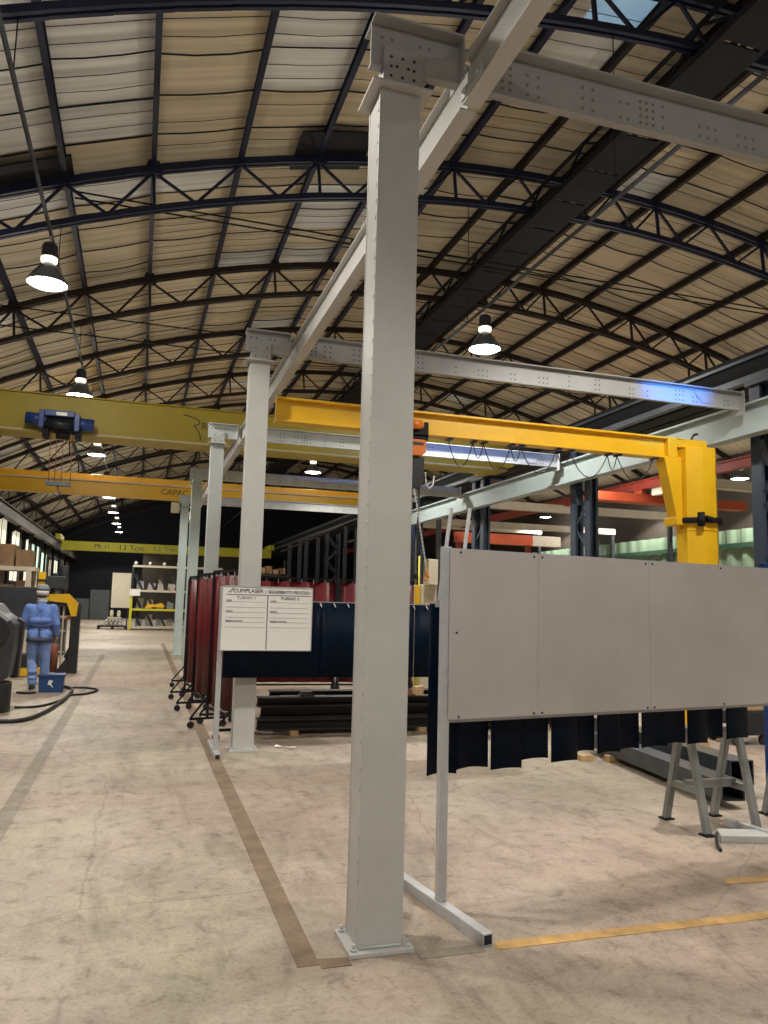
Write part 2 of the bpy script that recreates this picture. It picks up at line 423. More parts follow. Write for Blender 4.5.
# walls
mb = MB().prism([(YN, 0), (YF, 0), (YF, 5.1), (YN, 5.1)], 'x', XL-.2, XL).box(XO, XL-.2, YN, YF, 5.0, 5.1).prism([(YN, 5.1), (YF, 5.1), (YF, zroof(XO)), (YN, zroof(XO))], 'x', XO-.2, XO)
structure(mb.build('wall_left', 'dkwall_unlit2'))
structure(MB().prism([(YN, 0), (YF, 0), (YF, zroof(XR)), (YN, zroof(XR))], 'x', XR, XR+.25).build('wall_right', 'dkwall_unlit2'))
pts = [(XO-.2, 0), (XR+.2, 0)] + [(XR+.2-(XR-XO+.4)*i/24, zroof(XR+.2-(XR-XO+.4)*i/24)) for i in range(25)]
structure(MB().prism(pts, 'y', YF, YF+.25).build('wall_far', 'dkwall_unlit'))
# left wall windows (y, zlow, zhigh)
wy = [(32.1, 34.6, 2.4, 4.7, 'winglow'), (36.0, 38.3, 2.2, 4.5, 'winglow'), (39.3, 41.3, 2.2, 4.4, 'winglow'), (42.4, 45.6, 1.7, 4.3, 'winglow_g'), (46.6, 49.4, 1.8, 4.1, 'winglow_g'), (50.6, 52.2, 1.9, 3.9, 'offwhite'), (53.6, 56.0, 1.6, 4.0, 'winglow'), (57.2, 60.2, 1.6, 3.8, 'offwhite')]
for i, (a, b, z0, z1, mm) in enumerate(wy):
    w = structure(MB().box(XL, XL+.03, a, b, z0, z1).build('window_%d' % (i+1), mm))
    f = MB()
    for y in (a, b): f.box(XL, XL+.05, y-.06, y+.06, z0-.06, z1+.06)
    for z in (z0, z1): f.box(XL, XL+.05, a, b, z-.06, z+.06)
    f.box(XL, XL+.045, (a+b)/2-.03, (a+b)/2+.03, z0, z1)
    f.build('window_frame', 'blk_steel', w)
for i in range(8):
    y = 30.8+4.3*i
    tag(MB().bar((XL+.075, y, 0), (XL+.075, y, 5.08), .14, .13).build('wall_column', 'blk_steel'), '%s dark steel column standing along the left wall between windows' % ORD[i].capitalize(), 'column', 'left wall columns')
tag(MB().ibeam((-4.9, 12, 4.76), (-4.9, YF-.3, 4.76), .26, .5, .03, .05).bar((-4.9, 12, 5.04), (-4.9, YF-.3, 5.04), .06, .06).build('crane_runway', 'runway_dk'), 'long grey crane runway beam on the left wall columns', 'runway beam')
for i in range(8):
    y = 30.8+4.3*i
    # bracket belongs to the wall column
    c = [o for o in COL.objects if o.name.startswith('wall_column')][i]
    MB().prism([(XL+.14, 4.2), (-4.8, 4.46), (-4.8, 4.5), (XL+.14, 4.5)], 'y', y-.03, y+.03).build('bracket', 'blk_steel', c)
# ------------------------------------------------------------------ grey frame: columns, cross beams, runway
CX, CY, CD, CW, CS = 1.086, 3.725, 5.082, .2313, .205
names = ['large grey steel box column in the foreground, bolted to the floor', 'second grey steel column, directly behind the whiteboard screen', 'third grey steel column, its foot hidden behind the red curtains', 'fourth grey column, standing free at the end of the red curtains', 'pale green-grey column farthest down the row of grey columns']
def holes(pts, y, r=.011, n=10):
    mb = MB()
    for x, z in pts: mb.cyl((x, y+.002, z), (x, y-.0015, z), r, n)
    return mb
for k in range(5):
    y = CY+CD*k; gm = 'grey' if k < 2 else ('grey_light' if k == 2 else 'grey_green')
    t = thing('steel_column', names[k], 'column', (CX+CW/2, y+CS/2, 0), 'grey frame columns')
    s = MB().box(CX+.004, CX+CW-.004, y+.004, y+CS-.004, .02, 4.43)
    s.box(CX, CX+CW, y, y+.012, .02, 4.43).box(CX, CX+CW, y+CS-.012, y+CS, .02, 4.43)
    s.build('shaft', gm, t, .003)
    if k == 0:
        w = MB()
        for x in (CX-.001, CX+CW+.001):
            for i in range(40):
                z = .1+i*.108+random.uniform(-.02, .02); w.tube([(x, y+.014, z), (x, y+.015, z+random.uniform(.012, .03))], .0035, 6)
        w.build('weld_bead', 'grey_light', t)
    MB().box(CX-.045, CX+CW+.045, y-.05, y+CS+.05, 0, .02).build('base_plate', gm, t, .002)
    if k < 2:
        for bx in (CX-.018, CX+CW+.018):
            for by in (y-.012, y+CS+.012):
                b = MB().cyl((bx, by, .02), (bx, by, .032), .016, 6).cyl((bx, by, .03), (bx, by, .052), .008, 8)
                b.build('anchor_bolt', 'grey_light', t)
        MB().tube([(CX+.01, y-.006, .026), (CX+CW-.01, y-.006, .026)], .007, 6).build('weld_seam', 'grey_light', t)
    MB().box(CX-.055, CX+CW+.055, y-.055, y+CS+.04, 4.43, 4.445).build('cap_plate', gm, t, .002)
    hb = MB().box(CX+.002, CX+CW-.002, y-.048, y-.034, 4.445, 4.645).box(CX+.002, CX+.014, y-.034, y+.13, 4.445, 4.53).box(CX+CW-.014, CX+CW-.002, y-.034, y+.13, 4.445, 4.528)
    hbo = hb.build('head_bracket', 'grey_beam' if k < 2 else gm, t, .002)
    if k == 4: MB().box(.80, 1.05, y+.05, y+.3, 4.26, 4.56).bar((1.05, y+.15, 4.4), (1.09, y+.15, 4.4), .05, .1).build('junction_box', 'cream', t, .01)
    hp = [(CX+.045+.065*i, 4.475+.055*j) for i in (0, 1, 2) for j in (0, 1, 2) if not (i == 1 and j == 1)] + [(CX+.078, 4.533), (CX+.142, 4.533)] if k == 0 else [(CX+.05+.13*i, 4.48+.1*j) for i in (0, 1) for j in (0, 1)]
    holes(hp, y-.048, .0085).build('bolt_holes', 'hole', hbo)
bnames = ['nearest grey drilled cross beam, resting on the foreground column', 'second grey drilled cross beam, tinted blue at its right end', 'third cross beam, pale grey, seen under the yellow jib arm', 'fourth pale grey cross beam behind the third column', 'farthest pale cross beam at the end of the grey column row']
for k in range(5):
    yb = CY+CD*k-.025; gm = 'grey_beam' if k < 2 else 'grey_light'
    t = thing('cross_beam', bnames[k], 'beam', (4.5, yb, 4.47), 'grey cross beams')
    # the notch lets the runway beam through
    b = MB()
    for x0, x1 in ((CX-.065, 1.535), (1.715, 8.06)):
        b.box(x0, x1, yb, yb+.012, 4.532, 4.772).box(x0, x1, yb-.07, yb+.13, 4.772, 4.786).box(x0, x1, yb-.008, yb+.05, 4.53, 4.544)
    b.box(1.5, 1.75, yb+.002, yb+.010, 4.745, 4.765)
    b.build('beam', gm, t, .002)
    MB().box(1.53, 1.54, yb-.07, yb+.12, 4.532, 4.775).box(1.71, 1.72, yb-.07, yb+.12, 4.532, 4.775).build('clip_plate', gm, t)
    MB().box(8.05, 8.065, yb-.09, yb+.16, 4.46, 4.80).prism([(7.25, 4.74), (7.62, 4.74), (7.56, 4.58), (7.40, 4.57)], 'y', yb-.012, yb-.002).build('end_plate', gm, t)
    pts = []; big = []
    def grp(x, n, m2, dx=.05, dz=.07, z=4.575): 
        for i in range(n):
            for j in range(m2): pts.append((x+i*dx, z+j*dz))
    for x in (1.08, 1.14): pts.append((x, 4.70))
    for x in (1.30, 1.355): pts.append((x, 4.70))
    grp(1.80, 2, 4, .05, .045); grp(1.96, 2, 3, .07, .06); grp(2.32, 2, 3, .07, .065); grp(2.58, 2, 2, .05, .1); grp(2.72, 3, 4, .045, .045); grp(2.88, 1, 3, .05, .07)
    x = 3.15
    rr = random.Random(k)
    while x < 7.9:
        grp(x, rr.choice((1, 2, 2, 3)), rr.choice((2, 2, 3)), .06, .065, 4.58); x += rr.uniform(.28, .55)
    holes(pts, yb, .0105).build('bolt_holes', 'holel' if k < 1 else 'mach2', t)
    n = [(CX+.01, 4.70)]
# runway pieces under / between the cross beams
RX = 1.625
for k in range(6):
    y0 = CY+CD*(k-1)+.03; y1 = y0+CD
    if k == 0: y0 = -3.
    lab = ['runway beam piece passing overhead in front of the foreground column', 'runway beam piece between the first and second grey cross beams', 'runway beam piece between the second and third grey cross beams', 'runway beam piece between the third and fourth grey cross beams', 'runway beam piece between the fourth and fifth grey cross beams', 'runway beam piece beyond the fifth grey cross beam'][k]
    t = thing('runway_beam', 'Grey '+lab, 'beam', (RX, y0, 4.45), 'grey runway beam pieces')
    MB().ibeam((RX, y0+.02, 4.585), (RX, y1-.02, 4.585), .105, .28, .012, .01).build('beam', 'grey', t)
    if k < 5:
        sp = MB().box(RX-.062, RX-.05, y1-.28, y1-.02, 4.46, 4.52).build('splice_plate', 'grey_light', t)
        b = MB()
        for yy in (y1-.24, y1-.08): b.cyl((RX-.075, yy, 4.49), (RX-.06, yy, 4.49), .014, 6)
        b.build('bolts', 'grey_light', sp)

# right-hand grey rail, navy columns, dark girder
tag(MB().ibeam((8.2, 2.2, 4.40), (8.2, 25, 4.40), .20, .46, .03, .04).build('crane_rail', 'rail_grey'), 'long pale grey-green beam along the right, carrying the cross beam ends', 'beam')
g = thing('crane_girder', 'massive black crane girder along the right above the pale beam', 'girder', (8.85, 2, 5.05))
MB().ibeam((8.85, 2, 5.34), (8.85, YF-.4, 5.34), .36, .54, .05, .08).build('girder', 'blk_steel', g)
MB().bar((9.35, 2, 5.1), (9.35, YF-.4, 5.1), .5, .05).bar((9.6, 2, 5.25), (9.6, YF-.4, 5.25), .06, .3).build('walkway', 'blk_steel', g)
MB().bar((8.85, 2, 5.64), (8.85, YF-.4, 5.64), .07, .06).build('rail', 'brown_steel', g)
MB().bar((8.52, 2, 5.12), (8.52, YF-.4, 5.12), .12, .1).bar((8.45, 2, 5.42), (8.45, YF-.4, 5.42), .03, .05).build('conductor_bar', 'beamgr', g)
for k in range(5):
    y = 8.66+5.0*k
    t = thing('navy_column', ['Dark navy steel column cut by the right edge of the photo', 'Pair of laced navy posts right of the jib hoist, behind the grey panel', 'Second pair of laced dark posts, just above the panel left corner', 'Third pair of dark posts farther down the right girder', 'Farthest pair of dark posts under the right girder'][k], 'column', (8.55, y, 0), 'navy girder columns')
    d = .27
    for s in (-1, 1):
        if k == 0 and s == -1: pass
        MB().ibeam((8.55, y+s*d, 0), (8.55, y+s*d, .001), .2, .2).bar((8.48, y+s*d, 0), (8.48, y+s*d, 4.98), .05, .20).bar((8.62, y+s*d, 0), (8.62, y+s*d, 4.98), .05, .20).bar((8.55, y+s*d, 0), (8.55, y+s*d, 4.98), .12, .04, ).build('post', 'blue_col', t)
    lc = MB()
    for i in range(9):
        z = .3+i*.5
        a, b = (-d, d) if i % 2 else (d, -d)
        lc.bar((8.5, y+a, z), (8.5, y+b, z+.5), .02, .05)
    lc.build('lacing', 'blue_col', t)
    MB().box(8.32, 8.78, y-.42, y+.42, 0, .03).build('base_plate', 'blue_col', t)
    MB().box(8.4, 9.05, y-.4, y+.4, 4.98, 5.06).build('cap_plate', 'blue_col', t)
    MB().prism([(8.3, 4.1), (8.47, 4.1), (8.47, 3.75), (8.42, 3.75)], 'y', y-.05, y+.05).build('bracket', 'blue_col', t)

# ------------------------------------------------------------------ overhead cranes
def end_truck(t, x, y0, y1, z, m):
    MB().box(x-.16, x+.16, y0, y1, z, z+.34).build('end_truck', m, t, .02)
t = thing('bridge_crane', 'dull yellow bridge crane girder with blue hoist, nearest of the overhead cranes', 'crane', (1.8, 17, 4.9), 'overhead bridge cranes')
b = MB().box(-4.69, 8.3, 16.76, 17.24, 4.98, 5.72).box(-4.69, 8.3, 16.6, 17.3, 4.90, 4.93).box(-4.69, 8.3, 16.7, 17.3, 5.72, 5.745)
b.build('girder', 'yellow_shaded', t, .006)
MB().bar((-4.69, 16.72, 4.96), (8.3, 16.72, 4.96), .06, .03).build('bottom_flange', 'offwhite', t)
end_truck(t, -4.85, 16., 18., 5.08, 'yellow_shaded'); end_truck(t, 8.2, 16.4, 18., 4.97, 'yellow_shaded')
MB().tube([(.70, 16.752, 5.57), (.806, 16.752, 5.554), (.91, 16.752, 5.53), (.981, 16.752, 5.505), (1.03, 16.752, 5.465), (1.046, 16.752, 5.421), (1.023, 16.752, 5.382), (.965, 16.752, 5.366), (.915, 16.752, 5.358), (.955, 16.752, 5.32), (.993, 16.752, 5.276), (1.035, 16.752, 5.215), (1.06, 16.752, 5.153), (1.078, 16.752, 5.051)], .009, 5).build('painted_emblem', 'ink', t)
text_mesh('lettering', 'RO', .215, 'ink', t, (1.085, 16.757, 5.29)); text_mesh('lettering', 'IND', .11, 'inkl', t, (1.085, 16.757, 5.10))
h = thing('crane_hoist', 'dark blue wire rope hoist hanging on the dull yellow crane girder', 'hoist', (-1.7, 16.4, 4.8))
MB().cyl((-2.33, 16.45, 5.15), (-1.95, 16.45, 5.13), .12, 16).build('motor', 'blue_p', h); MB().cyl((-1.45, 16.45, 5.1), (-1.06, 16.45, 5.09), .13, 16).build('gearbox', 'blue_p', h)
MB().box(-2.08, -1.98, 16.28, 16.58, 4.95, 5.30).box(-1.42, -1.32, 16.28, 16.58, 4.92, 5.27).box(-1.98, -1.42, 16.3, 16.58, 5.2, 5.32).build('frame', 'blue_p', h, .01)
MB().cyl((-1.98, 16.45, 5.06), (-1.42, 16.45, 5.05), .11, 18).build('rope_drum', 'mach', h)
MB().box(-1.76, -1.56, 16.27, 16.30, 5.21, 5.275).build('name_plate', 'white', h)
for x in (-2.0, -1.40): MB().box(x, x+.11, 16.35, 16.68, 4.78, 4.94).build('trolley', 'blk_steel', h)
MB().cyl((-1.75, 16.45, 4.84), (-1.5, 16.45, 4.83), .07, 12).cyl((-1.9, 16.45, 4.95), (-1.3, 16.45, 4.9), .02, 6).build('limit_switch', 'blk_steel', h)
rp = MB()
for x in (-1.85, -1.74, -1.62, -1.45): rp.cyl((x, 16.45, 4.95), (x+.02, 16.45, 3.9), .008, 5)
rp.build('wire_rope', 'rust', h)
MB().box(-1.88, -1.42, 16.38, 16.52, 3.82, 3.9).tube([(-1.65, 16.45, 3.82), (-1.65, 16.45, 3.74), (-1.6, 16.45, 3.68), (-1.66, 16.45, 3.62), (-1.72, 16.45, 3.67)], .018, 6).build('hook_block', 'beamgr', h)

t = thing('bridge_crane', 'orange-yellow bridge crane with a double girder, second of the overhead cranes', 'crane', (1.8, 26, 4.85), 'overhead bridge cranes')
MB().box(-4.69, 8.3, 25.8, 26.15, 4.84, 5.26).build('girder', 'yellow_or', t, .006)
MB().box(-4.69, 8.3, 25.7, 26.2, 5.26, 5.30).build('top_flange', 'offwhite', t)
MB().box(-4.69, 8.3, 27.3, 27.7, 5.25, 5.72).build('rear_girder', 'yellow_or', t, .006)
end_truck(t, -4.85, 25.4, 28., 5.08, 'yellow_or'); end_truck(t, 8.2, 25.4, 28., 4.97, 'yellow_or')
text_mesh('lettering', 'CAPAC', .27, 'ink', t, (.50, 25.797, 4.99))
t = thing('bridge_crane', 'lemon yellow bridge crane lettered 13 Ton, farthest down the hall', 'crane', (1.8, 51.6, 4.5), 'overhead bridge cranes')
MB().box(-4.69, 8.3, 51.4, 51.9, 4.50, 5.06).build('girder', 'lemon', t, .006)
end_truck(t, -4.85, 50.6, 52.8, 5.08, 'lemon'); end_truck(t, 8.2, 50.6, 52.6, 4.97, 'lemon')
text_mesh('lettering', 'PR 11', .36, 'ink', t, (-2.8, 51.395, 4.68), width=.85)
text_mesh('lettering', '13 Ton', .48, 'ink', t, (-1.38, 51.395, 4.62), width=1.42)
text_mesh('lettering', '13 Ton', .40, 'inkl', t, (.74, 51.395, 4.65), width=1.35)

# yellow jib crane
JX, JY = 7.54, 9.1
def octa(r, z): return [(JX+r*math.cos(PI/8+i*PI/4), JY+r*math.sin(PI/8+i*PI/4), z) for i in range(8)]
t = thing('jib_crane', 'bright yellow jib crane with octagonal post and long arm, behind the grey panel', 'jib crane', (JX, JY, 0))
b = MB()
for z0, z1, r in ((0, 2.78, .288), (2.78, 2.80, .30), (2.80, 3.96, .283)):
    b.add(octa(r, z0)+octa(r, z1), [tuple(range(8))[::-1], tuple(range(8, 16))]+[(i, (i+1) % 8, (i+1) % 8+8, i+8) for i in range(8)])
b.build('post', 'yellow', t)
MB().cyl((JX, JY, 0), (JX, JY, .03), .45, 24).build('base_plate', 'yellow', t)
MB().box(1.46, 7.30, 9.16, 9.20, 3.83, 4.10).box(1.46, 7.30, 9.08, 9.28, 4.09, 4.115).box(1.46, 7.30, 9.08, 9.28, 3.815, 3.835).build('arm', 'yellow', t)
MB().box(7.05, 7.2, 9.07, 9.29, 3.82, 4.11).box(7.2, 7.72, 9.08, 9.28, 3.985, 4.11).build('arm_head', 'yellow', t, .005)
MB().prism([(6.98, 3.82), (7.27, 3.82), (7.27, 2.98), (7.17, 2.98)], 'y', 9.07, 9.27).build('knee_bracket', 'yellow', t, .005)
MB().box(7.13, 7.30, 9.02, 9.30, 2.86, 2.97).prism([(7.24, 2.86), (7.3, 2.86), (7.3, 2.66)], 'y', 9.1, 9.2).build('clamp_shoe', 'yellow', t, .005)
b = MB()
b.lathe([(.325, 2.88), (.335, 2.90), (.335, 2.94), (.325, 2.96)], (JX, JY, 0), 24)
b.build('slewing_ring', 'blk_steel', t)
MB().cyl((7.36, 8.80, 2.83), (7.36, 8.80, 3.02), .05, 10).cyl((7.42, 8.78, 2.95), (7.52, 8.77, 2.93), .035, 10).build('slew_roller', 'blk_steel', t)
MB().tube([(7.5, 9.15, 4.11), (7.55, 9.15, 4.2), (7.62, 9.15, 4.22)], .018, 6).build('cable_entry', 'rubber', t)
hoist = h = thing('chain_hoist', 'orange electric chain hoist hanging from the yellow jib arm beside the column', 'hoist', (3.33, 9.18, 3.5))
MB().cyl((3.22, 9.03, 3.92), (3.38, 9.03, 3.92), .06, 14).cyl((3.36, 9.03, 3.92), (3.41, 9.03, 3.92), .045, 12).build('trolley_motor', 'orange', h)
MB().box(3.2, 3.5, 9.06, 9.075, 3.78, 3.97).box(3.2, 3.5, 9.285, 9.30, 3.78, 3.97).box(3.2, 3.5, 9.06, 9.3, 3.74, 3.80).build('trolley', 'blk_steel', h)
b = MB().prism([(3.21, 3.74), (3.47, 3.74), (3.47, 3.58), (3.41, 3.53), (3.27, 3.53), (3.21, 3.58)], 'y', 9.05, 9.3)
b.build('hoist_body', 'orange', h, .012)
MB().box(3.22, 3.43, 9.042, 9.052, 3.665, 3.70).build('name_plate', 'mach', h)
b = MB().prism([(3.27, 3.53), (3.47, 3.53), (3.46, 3.2), (3.42, 3.12), (3.32, 3.12), (3.28, 3.2)], 'y', 9.1, 9.26); b.build('chain_bucket', 'rubber', h, .01)
b = MB(); n = 60
for i in range(n):
    a = i/n; c = (i+.9)/n
    p = Vector((3.27, 9.12, 3.5)).lerp(Vector((3.53, 9.12, 2.1)), a); q = Vector((3.27, 9.12, 3.5)).lerp(Vector((3.53, 9.12, 2.1)), c)
    b.bar(p, q, .022 if i % 2 else .008, .008 if i % 2 else .022)
b.build('load_chain', 'grey_light', h)
MB().tube([(3.53, 9.12, 2.1), (3.53, 9.12, 2.04), (3.56, 9.12, 2.0), (3.53, 9.12, 1.96), (3.49, 9.12, 1.99)], .014, 6).build('hook', 'orange', h)
MB().tube([(3.44, 9.2, 3.3), (3.43, 9.2, 2.6), (3.44, 9.2, 1.9)], .014, 6).build('pendant_cable', 'rubber', h)
MB().box(3.41, 3.47, 9.17, 9.23, 1.6, 1.9).build('pendant_control', 'yellow', h, .01)
b = MB()
for x0, x1, zz in ((3.2, 3.30, 3.15), (3.5, 3.62, 3.13), (3.36, 3.43, 3.14)):
    b.tube([(x0, 9.15, 3.34), (x0+.01, 9.15, zz+.06), ((x0+x1)/2, 9.15, zz), (x1-.01, 9.15, zz+.06), (x1, 9.15, 3.3)], .009, 6)
b.build('cable_loop', 'white', h)
hoist.location.x -= .09
# festoon cable under the arm
fes = thing('festoon_cable', 'black festoon cable looping below the yellow jib arm', 'cable', (5.2, 9.22, 3.6))
b = MB(); xs = [3.75, 4.1, 4.25, 4.65, 4.8, 5.35, 5.55, 6.15, 6.3, 6.9]
for i in range(0, len(xs)-1):
    a, c = xs[i], xs[i+1]; dd = .34 if i % 2 == 0 else .20
    pts = [(a+(c-a)*j/8, 9.22, 3.80-dd*4*(j/8)*(1-j/8)) for j in range(9)]
    b.tube(pts, .007, 5)
b.build('cable', 'rubber', fes)
for x in xs: MB().box(x-.025, x+.025, 9.12, 9.27, 3.79, 3.812).build('cable_carrier', 'blue_p', fes)

# ------------------------------------------------------------------ lamps
def make_lamp():
    t = thing('high_bay_lamp', 'x', 'lamp', (0, 0, 0), 'high bay lamps')
    MB().lathe([(.30, 0), (.305, .012), (.27, .09), (.20, .20), (.13, .29), (.09, .33), (.085, .33), (.12, .285), (.19, .195), (.26, .088), (.295, .012), (.30, 0)], (0, 0, 0), 32).build('reflector', 'refl', t)
    MB().lathe([(.0, -.012), (.2, -.008), (.292, .012), (.0, .02)], (0, 0, 0), 32).build('lens', 'lens', t)
    MB().lathe([(.085, .33), (.125, .37), (.125, .43), (.08, .45), (.0, .45)], (0, 0, 0), 20).build('neck', 'neck', t)
    MB().lathe([(.0, .44), (.115, .44), (.12, .46), (.12, .62), (.10, .66), (.04, .69), (.0, .69)], (0, 0, 0), 8, False).build('gear_housing', 'housing', t)
    MB().cyl((0, 0, .68), (0, 0, .80), .018, 8).build('hanger', 'tube', t)
    l = bpy.data.lights.new('bulb', 'SPOT'); l.energy = LAMP_W; l.shadow_soft_size = .17; l.color = (1, .95, .86); l.spot_size = math.radians(135); l.spot_blend = .18
    lo = bpy.data.objects.new('bulb', l); COL.objects.link(lo); lo.parent = t; lo.location = (0, 0, -.03)
    l = bpy.data.lights.new('glass_spill', 'POINT'); l.energy = LAMP_W*.12; l.shadow_soft_size = .2; l.color = (1, .95, .86)
    lo = bpy.data.objects.new('glass_spill', l); COL.objects.link(lo); lo.parent = t; lo.location = (0, 0, -.24)
    return t
LAMP_W = 1060
lp = make_lamp()
rows = {-1.65: ([12.7, 19.8, 28., 36, 40, 47, 54, 61], 'left'), 6.0: ([13.0, 20.6, 28.2], 'middle'), 20.0: ([21.9, 28.05, 35.6], 'right')}
extra = {-1.65: [5.7, -2.], 6.0: [5.6, -2.], 13.4: [5.6, 13.2, 21]}
first = True
def put_lamp(x, y, z, label):
    global first
    o = lp if first else copy_tree(lp); first = False
    o.location = (x, y, z); o['label'] = label
    return o
for x, (ys, nm) in rows.items():
    for i, y in enumerate(ys):
        z = 6.5 if x < 10 else 6.35
        if nm == 'left': lab = ['bright high bay lamp hanging at the far left edge of the photo', 'second lamp of the left row, half hidden behind the top of the dull yellow crane', 'lit lamp just under the dull yellow crane, right of its blue hoist'][i] if i < 3 else '%s lit lamp of the far row seen below the second crane, counted from the camera' % ['first', 'second', 'third', 'fourth', 'fifth'][i-3]
        elif nm == 'middle': lab = ['lit high bay lamp hanging above the second cross beam, right of the foreground column', 'middle row lamp hidden behind the second and third cross beams', 'small lit lamp seen between the second column and the foreground column'][i]
        else: lab = ['lamp by the right photo edge, behind the jib post', 'lit lamp left of the jib post, below the red rail', 'farthest lit lamp of the right row above the grey panel'][i]
        put_lamp(x, y, z, lab)
for x, ys in extra.items():
    for i, y in enumerate(ys): put_lamp(x, y, 6.5, 'high bay lamp out of sight overhead, row at %s, %s' % ({-1.65: 'left', 6.0: 'middle', 13.4: 'right'}[x], ['first', 'next', 'last'][i]))
for x, lab in ((-1.65, 'thin grey conduit carrying the left row of lamps'), (6.0, 'thin grey conduit carrying the middle row of lamps')):
    t = thing('lamp_conduit', lab, 'conduit', (x, 2, 7.3))
    MB().cyl((x, -4, 7.32), (x, 62, 7.32), .03, 8).build('pipe', 'mach2', t)
    for k in range(11):
        y = T0+TD*k; MB().cyl((x, y, 7.3), (x, y, zl(x)), .008, 5).build('drop_rod', 'blk_steel', t)

# ------------------------------------------------------------------ right half of the hall
g = thing('green_cladding', 'pale green corrugated cladding wall behind the jib crane post', 'cladding', (21, 24, 0))
b = MB(); y = 9.; zt = 4.72; i = 0; vs = []
N = 190
for i in range(N):
    yy = 9+i*.19; x = 20.9 if (i//1) % 4 < 2 else 20.99
    vs += [(x, yy, 0), (x, yy, zt)]
b.add(vs, [(2*i, 2*i+2, 2*i+3, 2*i+1) for i in range(N-1)])
b.build('corrugated_sheet', 'green', g)
MB().bar((20.86, 9, 4.12), (20.86, 45, 4.12), .1, .17).build('rail', 'green_dk', g)
for y in (14., 19.6, 25.6, 26.8, 33.): MB().bar((20.84, y, 0), (20.84, y, 4.2), .14, .16).build('upright', 'green_dk', g)
for i, (x, z, h, m, lab) in enumerate(((15.5, 5.72, .30, 'red', 'dark red crane rail running along the hall right of the girder'), (15.9, 6.55, .14, 'offwhite', 'pale thin beam above the dark red crane rail'))):
    t = thing('side_rail', lab, 'beam', (x, 5, z))
    MB().ibeam((x, 5, z), (x, 60, z), .22, h, .04, .08).build('rail', m, t)
    for k in range(11): MB().bar((x, T0+TD*k, z+h/2), (x, T0+TD*k, zl(x)), .05, .05).build('hanger', 'brown_steel', t)
t = thing('side_crane', 'cream bridge crane girder seen right of the jib post', 'crane', (17.6, 20, 5.5))
MB().box(15.72, 20.2, 19.8, 20.2, 5.56, 5.84).build('girder', 'cream', t)
MB().box(15.5, 15.72, 19.2, 20.8, 5.32, 5.568).build('end_truck', 'cream', t); MB().bar((20.1, 20, 0), (20.1, 20, 5.56), .16, .16).build('end_post', 'mach2', t)
t = thing('side_crane', 'orange-red bridge crane girder behind the jib post, below the cream one', 'crane', (17., 20, 5.0))
MB().box(13.4, 19.6, 21.2, 21.6, 5.16, 5.42).box(13.4, 19.6, 21.15, 21.65, 5.13, 5.16).build('girder', 'red2', t)
MB().box(15.42, 15.58, 21.2, 21.6, 5.42, 5.57).build('hanger', 'red', t)
t = thing('side_crane', 'low orange-red girder just above the left part of the zinc panel', 'crane', (11, 22, 3.2))
MB().box(9.3, 11.9, 22., 22.3, 3.62, 3.94).build('girder', 'red2', t)
for x in (9.4, 11.8): MB().bar((x, 22.15, 0), (x, 22.15, 3.62), .14, .14).build('leg', 'red', t)
MB().box(11.9, 12.9, 22., 22.3, 3.62, 3.94).build('end_block', 'offwhite', t)
for i, (x0, x1, y, z0, z1, lab) in enumerate(((10.2, 20.4, 26., 5.30, 5.60, 'off-white long beam over the green cladding left of the jib post'), (9.6, 20.4, 30., 5.02, 5.28, 'pale beam just above the top of the green cladding'), (10, 20, 36.0, 5.5, 5.8, 'high pale beam far behind the laced navy posts'))):
    t = thing('side_beam', lab, 'beam', ((x0+x1)/2, y, z0), None)
    MB().box(x0, x1, y, y+.25, z0, z1).build('beam', 'offwhite', t)
    for x in (x0+.1, x1-.1): MB().bar((x, y+.12, 0), (x, y+.12, z0), .15, .15).build('post', 'mach2', t)
# ------------------------------------------------------------------ floor markings
def flat(name, poly, m, lab, z=.003):
    o = MB().prism(poly, 'z', 0.0005, z).build(name, m)
    return tag(o, lab, 'floor marking')
flat('floor_line', [(.79, 3.66), (.895, 3.66), (.92, 8), (1.03, 30), (.90, 30), (.79, 8)], 'line_br', 'brown worn floor line running from the foreground column to the back')
flat('floor_line', [(.895, 3.62), (1.038, 3.62), (1.038, 3.70), (.895, 3.72)], 'line_br', 'short brown floor line stub touching the foreground column base')
flat('floor_line', [(-.905, 2.5), (-.78, 2.5), (-.79, 24), (-.92, 24)], 'line_gr', 'grey brown floor line along the left edge of the aisle')
flat('floor_line', [(1.37, 3.60), (1.70, 3.595), (1.70, 3.675), (1.37, 3.68)], 'line_gr', 'dull part of floor line between the column and the panel foot')
flat('floor_line', [(1.76, 3.60), (4.8, 3.575), (4.8, 3.665), (1.79, 3.685)], 'line_ye', 'ochre yellow floor line leading right from the panel foot')
flat('floor_line', [(3.54, 4.08), (4.6, 4.0), (4.6, 4.10), (3.58, 4.16)], 'line_ye', 'short ochre floor line piece near the right photo edge')

